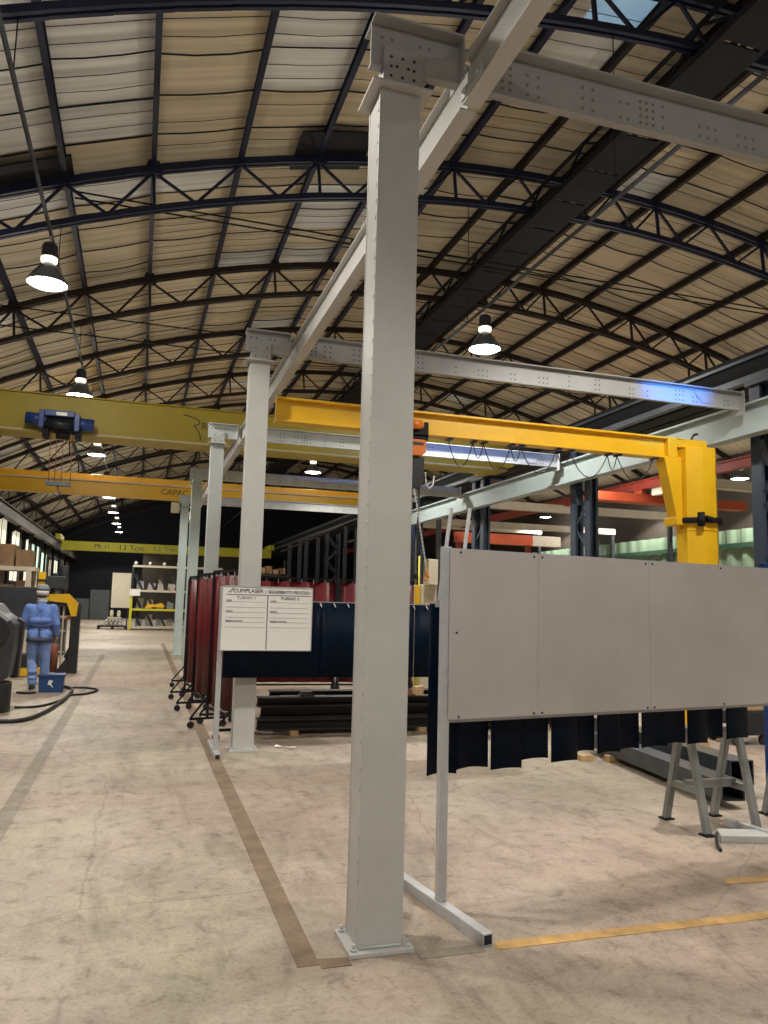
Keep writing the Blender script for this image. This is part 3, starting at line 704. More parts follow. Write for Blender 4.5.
# ------------------------------------------------------------------ foreground zinc panel screen
PA = Vector((1.663, 4.10, 0)); ang = math.atan2(.43, 2.72); ux = Vector((math.cos(ang), math.sin(ang), 0)); uy = Vector((-math.sin(ang), math.cos(ang), 0))
def P(a, b, z): return PA + ux*a + uy*b + Vector((0, 0, z))
scr = thing('panel_screen', 'grey zinc sheet screen on a T-foot stand with navy strip curtain, right foreground', 'screen', (PA.x, PA.y, 0))
LW = 2.95
def obox(mb, a0, a1, b0, b1, z0, z1):
    vs = [P(a, b, z) for z in (z0, z1) for a, b in ((a0, b0), (a1, b0), (a1, b1), (a0, b1))]
    return mb.add(vs, [(0,3,2,1),(4,5,6,7),(0,1,5,4),(1,2,6,5),(2,3,7,6),(3,0,4,7)])
for a in (0, LW):
    obox(MB(), a-.025, a+.025, -.022, .022, .06, 1.985).build('post', 'tube', scr, .003)
    fm = obox(MB(), a-.03, a+.03, -.455, .60, 0, .06).build('foot', 'tube', scr, .004)
    obox(MB(), a-.022, a+.022, -.4565, -.453, .008, .052).build('open_end', 'hole', fm)
for z in (1.0, 1.94): obox(MB(), .02, LW-.02, .0, .04, z, z+.04).build('cross_tube', 'tube', scr)
for a0, a1 in ((.012, .63), (.6325, 1.53), (1.5325, 2.76)):
    obox(MB(), a0, a1, -.030, -.024, 1.022, 1.975).build('metal_sheet', 'sheet', scr)
for a in (.08, .60, .66, 1.50, 1.56, 2.2, 2.7):
    for z in (1.035, 1.955): MB().cyl(P(a, -.030, z), P(a, -.036, z), .006, 8).build('screw', 'hole', scr)
MB().cyl(P(.06, -.03, 1.5), P(.06, -.036, 1.5), .006, 8).build('screw', 'hole', scr)
obox(MB(), .0, LW, .10, .13, 1.64, 1.68).build('curtain_rail', 'tube', scr)
a = -.035; i = 0; rnd = random.Random(11)
while a < 2.6:
    w = rnd.uniform(.17, .225); zb = .692 + .09*max(0, a)/2.75 + rnd.uniform(-.012, .012) + (.02 if i % 2 else 0)
    n = 8; vs = []; off = .115 + (.018 if i % 2 else 0); cv = rnd.uniform(-.02, .025); tw = rnd.uniform(-.015, .015)
    for j in range(n+1):
        t = j/n
        bb = off + cv*math.sin(PI*t) + tw*(t-.5)
        for z, k in ((zb, 1.), (1.2, .5), (1.66, .1)):
            vs.append(P(a+w*t, off*(1-k)+bb*k, z+(.0 if z > 1 else .008*math.sin(3*t))))
    fs = []
    for j in range(n):
        for r in range(2): fs.append((j*3+r, (j+1)*3+r, (j+1)*3+r+1, j*3+r+1))
    o = MB().add(vs, fs, True).build('curtain_strip', 'curt_navy', scr)
    s = o.modifiers.new('thick', 'SOLIDIFY'); s.thickness = .004
    a += w + (rnd.choice((-.015, .006, .012)) if i not in (9, 11) else .014); i += 1

# ------------------------------------------------------------------ whiteboard screen
wbs = thing('curtain_screen', 'navy sheet screen on a zinc stand behind the whiteboard', 'screen', (.89, 8.66, 0))
for x in (.885, 4.35):
    MB().box(x-.027, x+.027, 8.64, 8.69, .06, 1.80).build('post', 'tube', wbs, .003)
    f = MB().box(x-.03, x+.03, 8.38, 9.26, 0, .06).build('foot', 'tube', wbs, .004)
    MB().box(x-.022, x+.022, 8.378, 8.381, .008, .052).build('open_end', 'hole', f)
MB().box(.9, 4.35, 8.65, 8.68, 1.62, 1.66).build('cross_tube', 'tube', wbs)
for x0, x1 in ((.92, 2.0), (2.0005, 3.108), (3.112, 4.3)):
    vs = []; n = 16
    for j in range(n+1):
        t = j/n; yy = 8.62+.003*math.sin(9*t)
        vs += [(x0+(x1-x0)*t, yy, .815), (x0+(x1-x0)*t, yy, 1.65)]
    o = MB().add(vs, [(2*j, 2*j+2, 2*j+3, 2*j+1) for j in range(n)], True).build('curtain_sheet', 'curt_navy', wbs)
    s = o.modifiers.new('thick', 'SOLIDIFY'); s.thickness = .004
b = MB()
for i in range(14): b.tube([(1.97+i*.16, 8.605, 1.64), (1.97+i*.16+.02, 8.6, 1.60)], .006, 5)
b.build('curtain_ties', 'white', wbs)
wb = thing('whiteboard', 'white notice board with two TURNO columns hung on the navy screen', 'whiteboard', (1.37, 8.58, 1.11))
MB().box(.875, 1.868, 8.575, 8.60, 1.112, 1.805).build('board', 'white', wb)
fr = MB()
for z in (1.108, 1.80): fr.box(.868, 1.875, 8.568, 8.602, z, z+.010)
for x in (.868, 1.867): fr.box(x, x+.008, 8.568, 8.602, 1.108, 1.81)
fr.build('frame', 'grey_light', wb)
b = MB().box(1.366, 1.373, 8.572, 8.576, 1.125, 1.715).box(.915, 1.85, 8.572, 8.576, 1.712, 1.717); b.build('ruled_divider', 'ink', wb)
b = MB()
for x0, x1 in ((.915, 1.345), (1.40, 1.83)):
    for z in (1.635, 1.575, 1.52, 1.465, 1.415, 1.36): b.box(x0, x1, 8.573, 8.576, z, z+.003)
b.build('ruled_lines', 'inkl', wb)
text_mesh('lettering', 'CUMPLASER', .058, 'ink', wb, (.985, 8.573, 1.738), width=.33)
MB().tube([(.935, 8.572, 1.752), (.952, 8.572, 1.736), (.985, 8.572, 1.785)], .004, 5).build('tick_mark', 'ink', wb)
text_mesh('lettering', '|  SEGUIMIENTO PROCESO', .05, 'ink', wb, (1.335, 8.573, 1.735), width=.50)
text_mesh('lettering', 'TURNO 1', .045, 'inkl', wb, (1.03, 8.573, 1.667), width=.2)
text_mesh('lettering', 'TURNO 2', .045, 'ink', wb, (1.51, 8.573, 1.667), width=.21)
for x in (.915, 1.40):
    for tx, z in (('LIDER:', 1.642), ('INICIO:', 1.527), ('OBSERVACIONES:', 1.421)): text_mesh('lettering', tx, .024, 'inkl', wb, (x, 8.573, z))

# ------------------------------------------------------------------ red welding curtains on castered frames
def red_screen(p, q, lab, grp, h=2.02, zlo=.30, feet=True):
    p = Vector((*p, 0)); q = Vector((*q, 0)); d = (q-p); Ln = d.length; d.normalize(); nrm = Vector((-d.y, d.x, 0))
    t = thing('welding_curtain', lab, 'curtain screen', tuple((p+q)/2), grp)
    Z = Vector((0, 0, 1))
    for e in (p, q):
        MB().bar(e+Z*.12, e+Z*h, .035, .035).build('post', 'blk_steel', t)
        ft = MB().bar(e-nrm*.23+Z*.12, e+nrm*.23+Z*.12, .03, .03).bar(e-nrm*.22+Z*.13, e+Z*.40, .022, .022).bar(e+nrm*.22+Z*.13, e+Z*.40, .022, .022).build('foot', 'blk_steel', t)
        for s in (-1, 1):
            c = e+nrm*(.215*s)
            MB().cyl(c+d*.014+Z*.045, c-d*.014+Z*.045, .045, 12).bar(c+Z*.05, c+Z*.11, .012, .03).build('caster', 'rubber', ft)
    MB().bar(p+Z*h, q+Z*h, .03, .03).build('top_rail', 'blk_steel', t)
    MB().bar(p+Z*zlo*.85, q+Z*zlo*.85, .03, .03).build('bottom_rail', 'blk_steel', t)
    n = int(Ln*14); vs = []
    for j in range(n+1):
        a = j/n; o = nrm*(.022*math.sin(a*Ln*18))
        vs += [p+d*(Ln*a)+o*1.2+Z*zlo, p+d*(Ln*a)+o+Z*(h-.06)]
    o = MB().add(vs, [(2*j, 2*j+2, 2*j+3, 2*j+1) for j in range(n)], True).build('curtain', 'curt_red', t)
    s = o.modifiers.new('thick', 'SOLIDIFY'); s.thickness = .004
    b = MB(); m = int(Ln/.2)
    for j in range(m+1): b.tube([p+d*(Ln*j/m)+Z*(h-.0), p+d*(Ln*j/m)+nrm*.02+Z*(h-.05), p+d*(Ln*j/m)+Z*(h-.09)], .008, 5)
    b.build('curtain_hooks', 'grey_light', t)
    return t
red_screen((.95, 10.5), (1.18, 9.55), 'red welding curtain frame standing nearest, left of the second grey column', 'red curtains along the aisle')
red_screen((.86, 12.1), (1.10, 10.85), 'second red welding curtain frame along the aisle', 'red curtains along the aisle')
red_screen((.83, 13.5), (1.04, 12.3), 'third red welding curtain frame along the aisle', 'red curtains along the aisle')
red_screen((.92, 15.3), (1.02, 13.75), 'farthest red welding curtain frame along the aisle', 'red curtains along the aisle')
red_screen((1.5, 13.5), (3.35, 13.4), 'red curtain frame standing crosswise behind the whiteboard', 'red curtains across the bay', 2.06, .27)
red_screen((3.42, 13.4), (4.75, 13.3), 'red curtain frame standing crosswise behind the foreground column', 'red curtains across the bay', 2.06, .27)

# dark steel stock under the curtain
for i, (x0, x1, y0, y1, z0, z1, lab) in enumerate(((1.5, 6.2, 9.75, 9.95, .06, .20, 'lowest front'), (1.55, 6.1, 9.8, 10.0, .20, .34, 'second'), (1.5, 6.3, 9.78, 9.98, .34, .46, 'topmost front'), (1.6, 6.2, 10.1, 10.32, .06, .30, 'lower rear'), (1.7, 6.0, 10.1, 10.3, .30, .5, 'upper rear'))):
    b = MB().ibeam((x0, (y0+y1)/2, (z0+z1)/2), (x1, (y0+y1)/2, (z0+z1)/2), y1-y0, z1-z0-.002, .018, .02)
    tag(b.build('stock_beam', 'beamdk'), 'dark steel beam on the floor behind the columns, %s of the pile' % lab, 'steel beam', 'dark steel stock pile')
for i, x in enumerate((1.9, 3.6, 5.4)):
    tag(MB().box(x, x+.1, 9.7, 10.36, 0, .06).build('timber_bearer', 'wood'), '%s timber bearer under the dark steel pile' % ['left', 'middle', 'right'][i], 'timber', 'timber bearers')
tag(MB().prism([(2.02, .462), (2.22, .462), (2.19, .52), (2.06, .52)], 'y', 9.82, 9.95).build('steel_block', 'mach'), 'dark block lying on the steel pile beneath the navy screen', 'block')
tag(MB().bar((1.78, 9.86, .47), (2.35, 9.84, .468), .012, .012).build('steel_rod', 'grey_light'), 'thin light rod lying on top of the dark steel pile', 'rod')
tag(MB().prism([(3.57, .462), (3.68, .462), (3.70, .58), (3.58, .57)], 'y', 9.80, 9.93).build('wood_block', 'wood'), 'cream wooden block on the steel pile right of the foreground column', 'block')
tag(MB().prism([(3.42, .462), (3.54, .462), (3.52, .53), (3.47, .56), (3.42, .52)], 'y', 9.80, 9.93).build('rag_bundle', 'rust'), 'reddish scrap bundle on the steel pile beside the wooden block', 'rag')
for i, (x, y, lab) in enumerate(((1.57, 8.93, 'left'), (1.72, 8.83, 'right'))):
    mb = MB(); rr = random.Random(i); n = 7
    mb.add([(x+rr.uniform(-.05, .05)+.03*(j % 3), y+rr.uniform(-.03, .03)+.025*(j//3), .004+rr.uniform(0, .03)) for j in range(9)], [(0,1,4,3),(1,2,5,4),(3,4,7,6),(4,5,8,7)])
    o = mb.build('paper_scrap', 'paper'); tag(o, '%s crumpled white scrap on the floor near the second column' % lab, 'scrap', 'floor scraps')
    o.modifiers.new('t', 'SOLIDIFY').thickness = .003

# ------------------------------------------------------------------ trestles and steel on the right
def trestle(x0, x1, yc, lab, m='trestle'):
    t = thing('trestle', lab, 'trestle', ((x0+x1)/2, yc, 0), 'trestles')
    for x in (x0, x1):
        for s in (-1, 1):
            MB().bar((x, yc+s*.235, .012), (x, yc+s*.055, .72), .05, .05, (1, 0, 0)).build('leg', m, t, .003)
            MB().box(x-.045, x+.045, yc+s*.235-.045, yc+s*.235+.045, 0, .012).build('foot_plate', 'blk_steel', t)
        MB().bar((x, yc-.16, .30), (x, yc+.16, .30), .04, .05).build('tie_bar', m, t)
    MB().bar((x0, yc, .32), (x1, yc, .32), .05, .06).build('spreader', m, t)
    MB().box(x0-.06, x1+.06, yc-.08, yc+.08, .70, .76).build('top_beam', m, t, .003)
trestle(4.14, 4.60, 5.2, 'grey steel trestle standing below the right end of the strip curtain')
trestle(5.08, 5.6, 5.15, 'second steel trestle cut by the right photo edge', 'trestle')
b = MB()
def tubebeam(p, q, w, h, m, lab, t=.012):
    p = Vector(p); q = Vector(q); mb = MB(); u = Vector((0, 0, 1)); d = (q-p).normalized(); r = d.cross(u)
    for s in (-1, 1):
        mb.bar(p+u*(s*(h-t)/2), q+u*(s*(h-t)/2), w, t); mb.bar(p+r*(s*(w-t)/2), q+r*(s*(w-t)/2), t, h-2*t)
    return tag(mb.build('steel_tube', m), lab, 'steel tube')
tubebeam((5.62, 8.6, .20), (5.36, 5.95, .20), .24, .22, 'beamgr', 'large square steel tube on the floor behind the trestle')
tubebeam((5.22, 8.1, .15), (4.90, 5.55, .15), .22, .16, 'beamgr', 'flatter blue-grey steel tube lying left of the large square tube')
for i, (x, y, dx, dy, z1, lab) in enumerate(((4.72, 7.62, .16, .10, .06, 'timber block under the strip curtain, left end of the steel tubes'), (4.9, 6.3, .75, .1, .07, 'timber bearer under the steel tubes behind the trestle'), (6.35, 7.9, .3, .14, .12, 'timber block on the floor right of the steel tubes'), (4.98, 7.5, .75, .09, .07, 'second timber bearer under the far part of the steel tubes'))):
    tag(MB().box(x, x+dx, y, y+dy, 0, z1).build('timber_block', 'wood', None, .004), lab, 'timber', 'timber blocks')
pl = thing('floor_plate', 'flat grey steel bar with a black hose end, on the floor at right edge', 'steel bar', (4.5, 4.85, 0))
MB().prism([(4.12, 4.80), (4.22, 4.96), (5.1, 4.70), (5.0, 4.55)], 'z', .0, .05).build('bar', 'grey', pl, .004)
MB().tube([(4.12, 4.84, .055), (4.06, 4.78, .05), (3.99, 4.68, .02), (3.96, 4.62, .012)], .012, 6).build('hose_end', 'rubber', pl)
fr = thing('blue_frame', 'blue painted steel frame at the right edge beside the zinc panel', 'frame', (5.8, 5.8, 0))
for x in (5.54, 6.1): MB().bar((x, 5.8, 0), (x, 5.8, 2.12), .06, .06).build('upright', 'blue_p', fr, .004)
for z in (.55, 1.45, 2.06): MB().bar((5.57, 5.8, z), (6.07, 5.8, z), .05, .05).build('rail', 'blue_p', fr)
for z in (.7, 1.6): MB().bar((5.57, 5.8, z), (6.07, 5.8, z+.4), .03, .03).build('brace', 'blue_p', fr)
ct = thing('tool_cart', 'black tool cart on wheels seen past the right end of the curtain', 'cart', (7.5, 8.3, 0))
MB().box(7.2, 7.75, 8.1, 8.6, .12, .42).build('body', 'mach', ct, .02)
MB().box(7.3, 7.4, 8.095, 8.10, .26, .30).build('label_plate', 'white', ct)
for x in (7.27, 7.68): MB().cyl((x, 8.12, .06), (x, 8.17, .06), .06, 14).build('wheel', 'rubber', ct)
for x in (7.27, 7.68): MB().cyl((x, 8.55, .06), (x, 8.59, .06), .06, 14).build('wheel', 'rubber', ct)
MB().box(7.45, 7.75, 8.15, 8.5, .42, .52).build('tray', 'wood', ct, .01)

# ------------------------------------------------------------------ middle background
for i, (x, y, h) in enumerate(((4.46, 24, 3.5), (4.78, 24, 3.6), (5.05, 24.3, 3.7), (5.36, 24, 3.7), (6.25, 24, 4.1), (6.5, 23.6, 4.0))):
    tag(MB().ibeam((x, y, 0), (x, y, .01), .1, .1).bar((x, y, 0), (x, y, h), .10, .10).bar((x, y, 0), (x, y, .02), .25, .25).build('steel_post', 'blk_steel'), '%s dark upright post in the dim rack behind the red curtain, from left' % ['first', 'second', 'third', 'fourth', 'fifth', 'sixth'][i], 'post', 'dim upright posts')
m_ = thing('lattice_mast', 'dark lattice mast standing among the posts behind the red curtain', 'mast', (5.83, 24, 0))
for x in (5.64, 6.02):
    for y in (23.85, 24.15): MB().bar((x, y, 0), (x, y, 3.85), .05, .05).build('mast_leg', 'blk_steel', m_)
for i in range(9):
    for y in (23.85, 24.15):
        a, b_ = (5.64, 6.02) if i % 2 else (6.02, 5.64)
        MB().bar((a, y, .15+i*.4), (b_, y, .55+i*.4), .03, .03).build('mast_brace', 'blk_steel', m_)
r = thing('dim_rack', 'dim storage rack with timber shelf left of the lattice mast', 'rack', (4.0, 24.6, 0))
for x in (3.3, 4.5):
    for y in (24.3, 25.0): MB().bar((x, y, 0), (x, y, 3.0), .06, .06).build('upright', 'blk_steel', r)
for z in (.6, 1.6, 2.45): MB().box(3.3, 4.5, 24.3, 25.0, z, z+.06).build('shelf', 'brown_steel', r)
for i in range(5):
    tag(MB().box(3.4+i*.21, 3.57+i*.21, 24.4, 24.8, 2.511, 2.65+.05*(i % 3)).build('carton', 'card', None, .006), '%s small dim carton on top shelf of the rack left of the mast' % ['first', 'second', 'third', 'fourth', 'fifth'][i], 'carton', 'dim cartons')
tag(MB().cyl((4.2, 24, 3.2), (5.6, 16.2, 4.0), .03, 6).build('slanted_pipe', 'blk_steel'), 'thin slanted grey pipe above the whiteboard in the dark bay', 'pipe')
mt = thing('machine_tool', 'pale cabinet with yellow post beside the zinc panel, behind navy sheet', 'machine', (5.3, 14.4, 0))
MB().box(5.28, 5.62, 14.3, 14.8, 0, 2.05).build('cabinet', 'offwhite', mt, .01)
MB().box(5.40, 5.60, 14.2, 14.5, 2.05, 2.55).build('control_head', 'cream', mt, .01)
MB().cyl((5.18, 14.2, 0), (5.18, 14.2, 2.6), .04, 10).build('post', 'lemon', mt)
MB().box(5.0, 5.1, 14.2, 14.3, 0, 3.2).build('mast', 'mach', mt)
MB().bar((5.0, 14.2, 2.0), (5.18, 14.2, 2.3), .03, .03).bar((5.0, 14.2, 2.4), (5.18, 14.2, 2.1), .03, .03).build('brace', 'mach', mt)
for i, (x, y) in enumerate(((6.6, 17.2), (7.0, 17.0))):
    tag(MB().bar((x, y, 0), (x+.5, y, 4.0), .07, .07).build('leaning_bar', 'tube'), '%s grey bar leaning above the left corner of the zinc panel' % ['left', 'right'][i], 'bar', 'leaning bars')

# ------------------------------------------------------------------ left side: machines, rack, box, hoses
mc = thing('rolling_machine', 'charcoal grey machine with rounded housing cut by the left photo edge', 'machine', (-2.2, 12.3, 0))
pf = [(-2.9, .42), (-1.78, .42), (-1.66, .50), (-1.62, .9), (-1.62, 1.24), (-1.70, 1.31), (-1.80, 1.38), (-1.92, 1.52), (-2.9, 1.60)]
MB().prism(pf, 'y', 12.0, 12.9).build('housing', 'mach2', mc, .02)
MB().cyl((-1.95, 11.97, 1.12), (-1.95, 12.01, 1.12), .26, 28).build('roll_cover', 'mach', mc, .01)
MB().lathe([(.20, 0), (.22, .01), (.22, .03), (.2, .04)], (0, 0, 0), 24)
for x in (-1.84, -2.7): MB().cyl((x, 12.3, 0), (x, 12.3, .42), .2, 24).build('foot', 'rubber', mc, .02)
MB().prism([(-1.70, .45), (-1.60, .45), (-1.565, 1.26), (-1.66, 1.32)], 'y', 12.5, 12.7).build('side_cover', 'mach', mc, .01)
MB().bar((-1.86, 11.98, 1.42), (-1.70, 11.98, 1.29), .03, .05).build('edge_trim', 'tube', mc)
pb = thing('press_brake', 'black machine frame with yellow bracket and post behind the worker', 'machine', (-1.9, 18.2, 0))
MB().box(-4.2, -1.95, 17.6, 18.0, 1.16, 1.82).build('beam_cover', 'mach2', pb, .015)
MB().box(-4.2, -1.35, 18.1, 18.35, 1.42, 1.52).build('top_beam', 'mach', pb, .01)
MB().box(-1.36, -1.17, 18.1, 18.35, 0, 1.5).build('post', 'mach', pb, .01)
MB().prism([(-1.40, .3), (-1.36, .3), (-1.36, .55), (-1.45, .35)], 'y', 18.12, 18.3).prism([(-1.62, 0), (-1.36, 0), (-1.36, .38)], 'y', 18.12, 18.3).build('gusset', 'mach', pb)
MB().prism([(-1.92, 1.68), (-1.42, 1.70), (-1.22, 1.5), (-1.25, 1.22), (-1.35, 1.22), (-1.45, 1.5), (-1.88, 1.55)], 'y', 18.06, 18.10).build('bracket', 'yellow', pb)
b = MB()
for i in range(6): b.cyl((-1.9+i*.09, 18.2, 1.52), (-1.9+i*.09, 18.2, 1.62+.03*(i % 2)), .022, 8)
b.build('pressure_valves', 'rust', pb)
MB().cyl((-1.65, 18.25, .02), (-1.65, 18.25, .62), .08, 14).build('cylinder', 'rust', pb)
MB().box(-3.4, -1.75, 17.4, 17.8, 0.02, .16).build('base_rail', 'yellow', pb)
MB().box(-4.1, -1.9, 17.7, 18.3, 0.0, .42).build('base', 'mach', pb, .01)
MB().bar((-1.52, 18.25, .1), (-1.52, 18.25, 1.42), .035, .035).bar((-1.58, 18.25, .45), (-1.46, 18.25, .45), .03, .03).bar((-1.58, 18.25, .9), (-1.46, 18.25, .9), .03, .03).bar((-1.58, 18.25, 1.2), (-1.46, 18.25, 1.2), .03, .03).build('ladder', 'offwhite', pb)
bx = thing('storage_box', 'blue lidded plastic box on the floor beside the worker', 'box', (-1.34, 14.75, 0))
MB().prism([(-1.52, 0), (-1.15, 0), (-1.13, .27), (-1.545, .27)], 'y', 14.6, 14.9).build('body', 'blue_box', bx, .012)
MB().box(-1.56, -1.115, 14.585, 14.915, .265, .305).build('lid', 'blue_box', bx, .008)
MB().prism([(-1.37, .21), (-1.30, .20), (-1.33, .15), (-1.29, .07), (-1.34, .12), (-1.39, .14)], 'y', 14.588, 14.592).build('label_patch', 'white', bx)
hs = thing('hose', 'black hose looping on the floor in front of the blue box', 'hose', (-1.0, 13.8, 0))
def smooth_path(pts, n=8):
    pts = [Vector(p) for p in pts]; out = []
    for i in range(len(pts)-1):
        p0 = pts[max(i-1, 0)]; p1 = pts[i]; p2 = pts[i+1]; p3 = pts[min(i+2, len(pts)-1)]
        for j in range(n):
            t = j/n
            out.append(.5*((2*p1)+(-p0+p2)*t+(2*p0-5*p1+4*p2-p3)*t*t+(-p0+3*p1-3*p2+p3)*t**3))
    out.append(pts[-1]); return out
MB().tube(smooth_path([(-1.75, 11.2, .03), (-1.35, 11.25, .03), (-1.15, 12.0, .03), (-1.03, 13.2, .03), (-.99, 14.3, .03), (-1.02, 14.9, .03), (-1.14, 15.2, .03), (-1.24, 15.3, .03)]), .028, 8).build('thick_hose', 'rubber', hs)
MB().tube(smooth_path([(-1.62, 12.6, .02), (-1.3, 12.7, .02), (-1.08, 13.3, .02), (-.98, 14.0, .02), (-.75, 14.2, .02), (-.58, 14.75, .02), (-.75, 15.1, .02), (-1.02, 15.2, .02)]), .018, 8).build('thin_hose', 'rubber', hs)
MB().tube(smooth_path([(-1.85, 14.5, .02), (-1.7, 14.4, .02), (-1.55, 14.45, .02)]), .018, 8).build('short_hose', 'rubber', hs)

rk = thing('storage_rack', 'white framed storage rack against the left wall above the dark machines', 'rack', (-3.4, 21.5, 0))
for x in (-4.4, -3.4, -2.62):
    for y in (21., 22.): MB().bar((x, y, 0), (x, y, 2.35), .12, .12).build('upright', 'offwhite', rk)
for z in (.8, 2.25): MB().box(-4.5, -2.5, 20.95, 22.05, z, z+.10).build('shelf', 'offwhite', rk)
MB().box(-4.5, -2.5, 20.95, 22.05, 1.5, 1.56).build('shelf', 'rust', rk)
cart = [(-4.3, .7, 2.35, .9), (-3.55, .55, 2.35, .55), (-2.95, .35, 2.35, .42), (-3.35, .4, 1.56, .35), (-2.9, .32, 1.56, .45), (-3.2, .5, .9, .45), (-4.2, .6, 1.56, .5)]
for i, (x, w, z, h) in enumerate(cart):
    tag(MB().box(x, x+w, 21.1, 21.8, z+.001, z+h).box(x+w*.45, x+w*.55, 21.095, 21.1, z, z+h).build('carton', 'card', None, .01), ['large brown carton on top of the white left rack', 'middle brown carton on top of the white left rack', 'small brown carton at the right top of the left rack', 'brown carton on middle shelf of the left rack', 'taller carton at right end of the left rack middle shelf', 'carton on the lowest shelf of the left rack', 'carton deep left on the middle rack shelf'][i], 'carton', 'cartons on the left rack')
sp = thing('signal_post', 'yellow guard post standing right of the white left rack', 'post', (-2.35, 21.5, 0))
MB().box(-2.44, -2.28, 21.4, 21.56, 0, 2.25).build('post', 'yellow', sp, .01)
MB().box(-2.46, -2.26, 21.38, 21.58, 2.0, 2.06).box(-2.46, -2.26, 21.38, 21.58, 1.7, 1.76).build('bands', 'mach', sp)
mm = thing('drill_machine', 'grey upright machine with motor head behind the worker', 'machine', (-2.1, 24, 0))
MB().box(-2.6, -1.9, 23.6, 24.2, 0, 1.0).box(-2.35, -2.1, 23.9, 24.15, 1.0, 2.3).build('column', 'beamgr', mm, .02)
MB().box(-2.5, -1.95, 23.5, 24.2, 1.85, 2.2).cyl((-2.05, 23.7, 2.2), (-2.05, 23.7, 2.5), .13, 14).build('motor_head', 'mach2', mm, .02)
MB().cyl((-2.2, 23.7, 1.4), (-2.2, 23.7, 1.85), .07, 12).build('spindle', 'tube', mm)
MB().box(-2.6, -1.8, 23.45, 24.0, 1.0, 1.1).build('work_table', 'rust', mm, .01)

# far end of the aisle
fr = thing('bar_rack', 'far storage rack with yellow front beam and sloping bars, end of aisle', 'rack', (.9, 42.6, 0))
for x, m in ((-.33, 'lemon'), (2.1, 'offwhite'), (4.2, 'offwhite')):
    MB().bar((x, 42.4, 0), (x, 42.4, 2.05 if m == 'lemon' else 3.35), .13, .13).build('upright', m, fr)
MB().bar((-.33, 42.45, 2.05), (-.33, 42.45, 3.35), .1, .1).build('upright', 'mach', fr)
for x in (-.33, 4.2): MB().bar((x, 43.6, 0), (x, 43.6, 3.35), .1, .1).build('upright', 'mach', fr)
for z, m in ((.15, 'offwhite'), (1.05, 'lemon'), (2.02, 'offwhite'), (3.3, 'offwhite')):
    MB().bar((-.33, 42.4, z), (4.2, 42.4, z), .1, .11).build('front_beam', m, fr)
for z in (.15, 1.0, 2.0): MB().box(-.3, 4.2, 42.5, 43.6, z-.05, z).build('shelf', 'mach', fr)
for zi, z in enumerate((.15, 1.05, 2.05)):
    for i in range(5):
        x = -.2+i*.62
        MB().bar((x+.42, 42.6, z), (x, 42.6, z+.8), .12, .12).build('divider_bar', 'mach', fr)
rnd = random.Random(21); k = 0
pos_w = ['far left', 'left', 'middle', 'right']
for zi, z in enumerate((.15, 1.0, 2.0)):
    for i in range(4):
        x = -.1+i*.52
        hh = rnd.uniform(.4, .66); o = MB().prism([(x, z+.003), (x+.36, z+.003), (x+.36+rnd.uniform(-.1, .1), z+hh*rnd.uniform(.6, 1)), (x+rnd.uniform(0, .12), z+hh)], 'y', 43.0, 43.04).build('metal_offcut', ['grey_light', 'offwhite', 'tube'][rnd.randrange(3)])
        tag(o, 'grey offcut plate leaning on the %s shelf of the far rack, %s' % (['bottom', 'middle', 'top'][zi], pos_w[i]), 'offcut', 'offcuts on the far rack')
tag(MB().prism([(.35, 1.12), (.5, 1.35), (.9, 1.33), (1.2, 1.42), (1.38, 1.25), (1.25, 1.14), (.9, 1.2)], 'y', 42.5, 42.6).build('yellow_bracket', 'yellow'), 'yellow lifting bracket lying on the middle shelf of the far rack', 'bracket')
for i in range(4):
    tag(MB().ball((-.2+i*.72, 42.4, 3.45), .09, 10, 8).build('beam_knob', 'white'), '%s white round cap on top of the far rack, from left' % ['first', 'second', 'third', 'fourth'][i], 'cap', 'white caps on the far rack')
tag(MB().box(-.42, .1, 42.28, 42.3, 1.75, 2.1).build('rack_sign', 'white'), 'small white sign on the front of the far rack', 'sign')
bd = thing('cream_board', 'large cream board standing left of the far rack', 'board', (-.85, 44, 0))
MB().box(-1.36, -.40, 43.98, 44.03, 1.1, 2.96).build('board', 'cream', bd)
for x in (-1.25, -.5): MB().bar((x, 44.06, 0), (x, 44.06, 2.9), .06, .06).build('leg', 'mach', bd)
for x in (-1.25, -.5): MB().bar((x, 43.8, .03), (x, 44.5, .03), .06, .06).build('foot', 'mach', bd)
pt = thing('parts_pallet', 'dark low pallet loaded with machine parts in front of the cream board', 'pallet', (-1.2, 43, 0))
MB().box(-1.92, -.45, 42.7, 43.5, .12, .2).box(-1.92, -1.78, 42.7, 43.5, 0, .12).box(-1.25, -1.1, 42.7, 43.5, 0, .12).box(-.6, -.45, 42.7, 43.5, 0, .12).build('deck', 'mach', pt)
for i, (x, z0, w, h) in enumerate(((-1.75, .2, 1.1, .16), (-1.55, .36, .85, .14), (-1.45, .5, .7, .12))):
    b = MB(); 
    for j in range(5): b.cyl((x+w*j/5+.06, 42.75, z0), (x+w*j/5+.06, 42.75, z0+h), .06, 8)
    b.box(x, x+w, 42.85, 43.3, z0, z0+h); b.build('part_row', ['offwhite', 'tube', 'offwhite'][i], pt)
for x in (-1.25, -.9): MB().cyl((x, 43, .6), (x, 43, .85), .09, 10).ball((x, 43, .88), .1, 10, 6).build('part_knob', 'offwhite', pt)
for i, (x, w, h) in enumerate(((-4.3, .95, 1.5), (-3.3, 1.3, 2.15))):
    b = MB().box(x, x+w, 60, 61.5, 0, h); b.box(x+.1, x+w*.4, 59.95, 60, .2, h*.6)
    tag(b.build('far_machine', 'farbox', None, .02), ['lower', 'taller'][i]+' dim grey machine cabinet in the dark far end', 'machine', 'dim far machines')
structure(MB().box(.2, 8.0, 63.5, 63.7, 0, 5.8).build('wall_partition', 'dkwall_unlit2'))

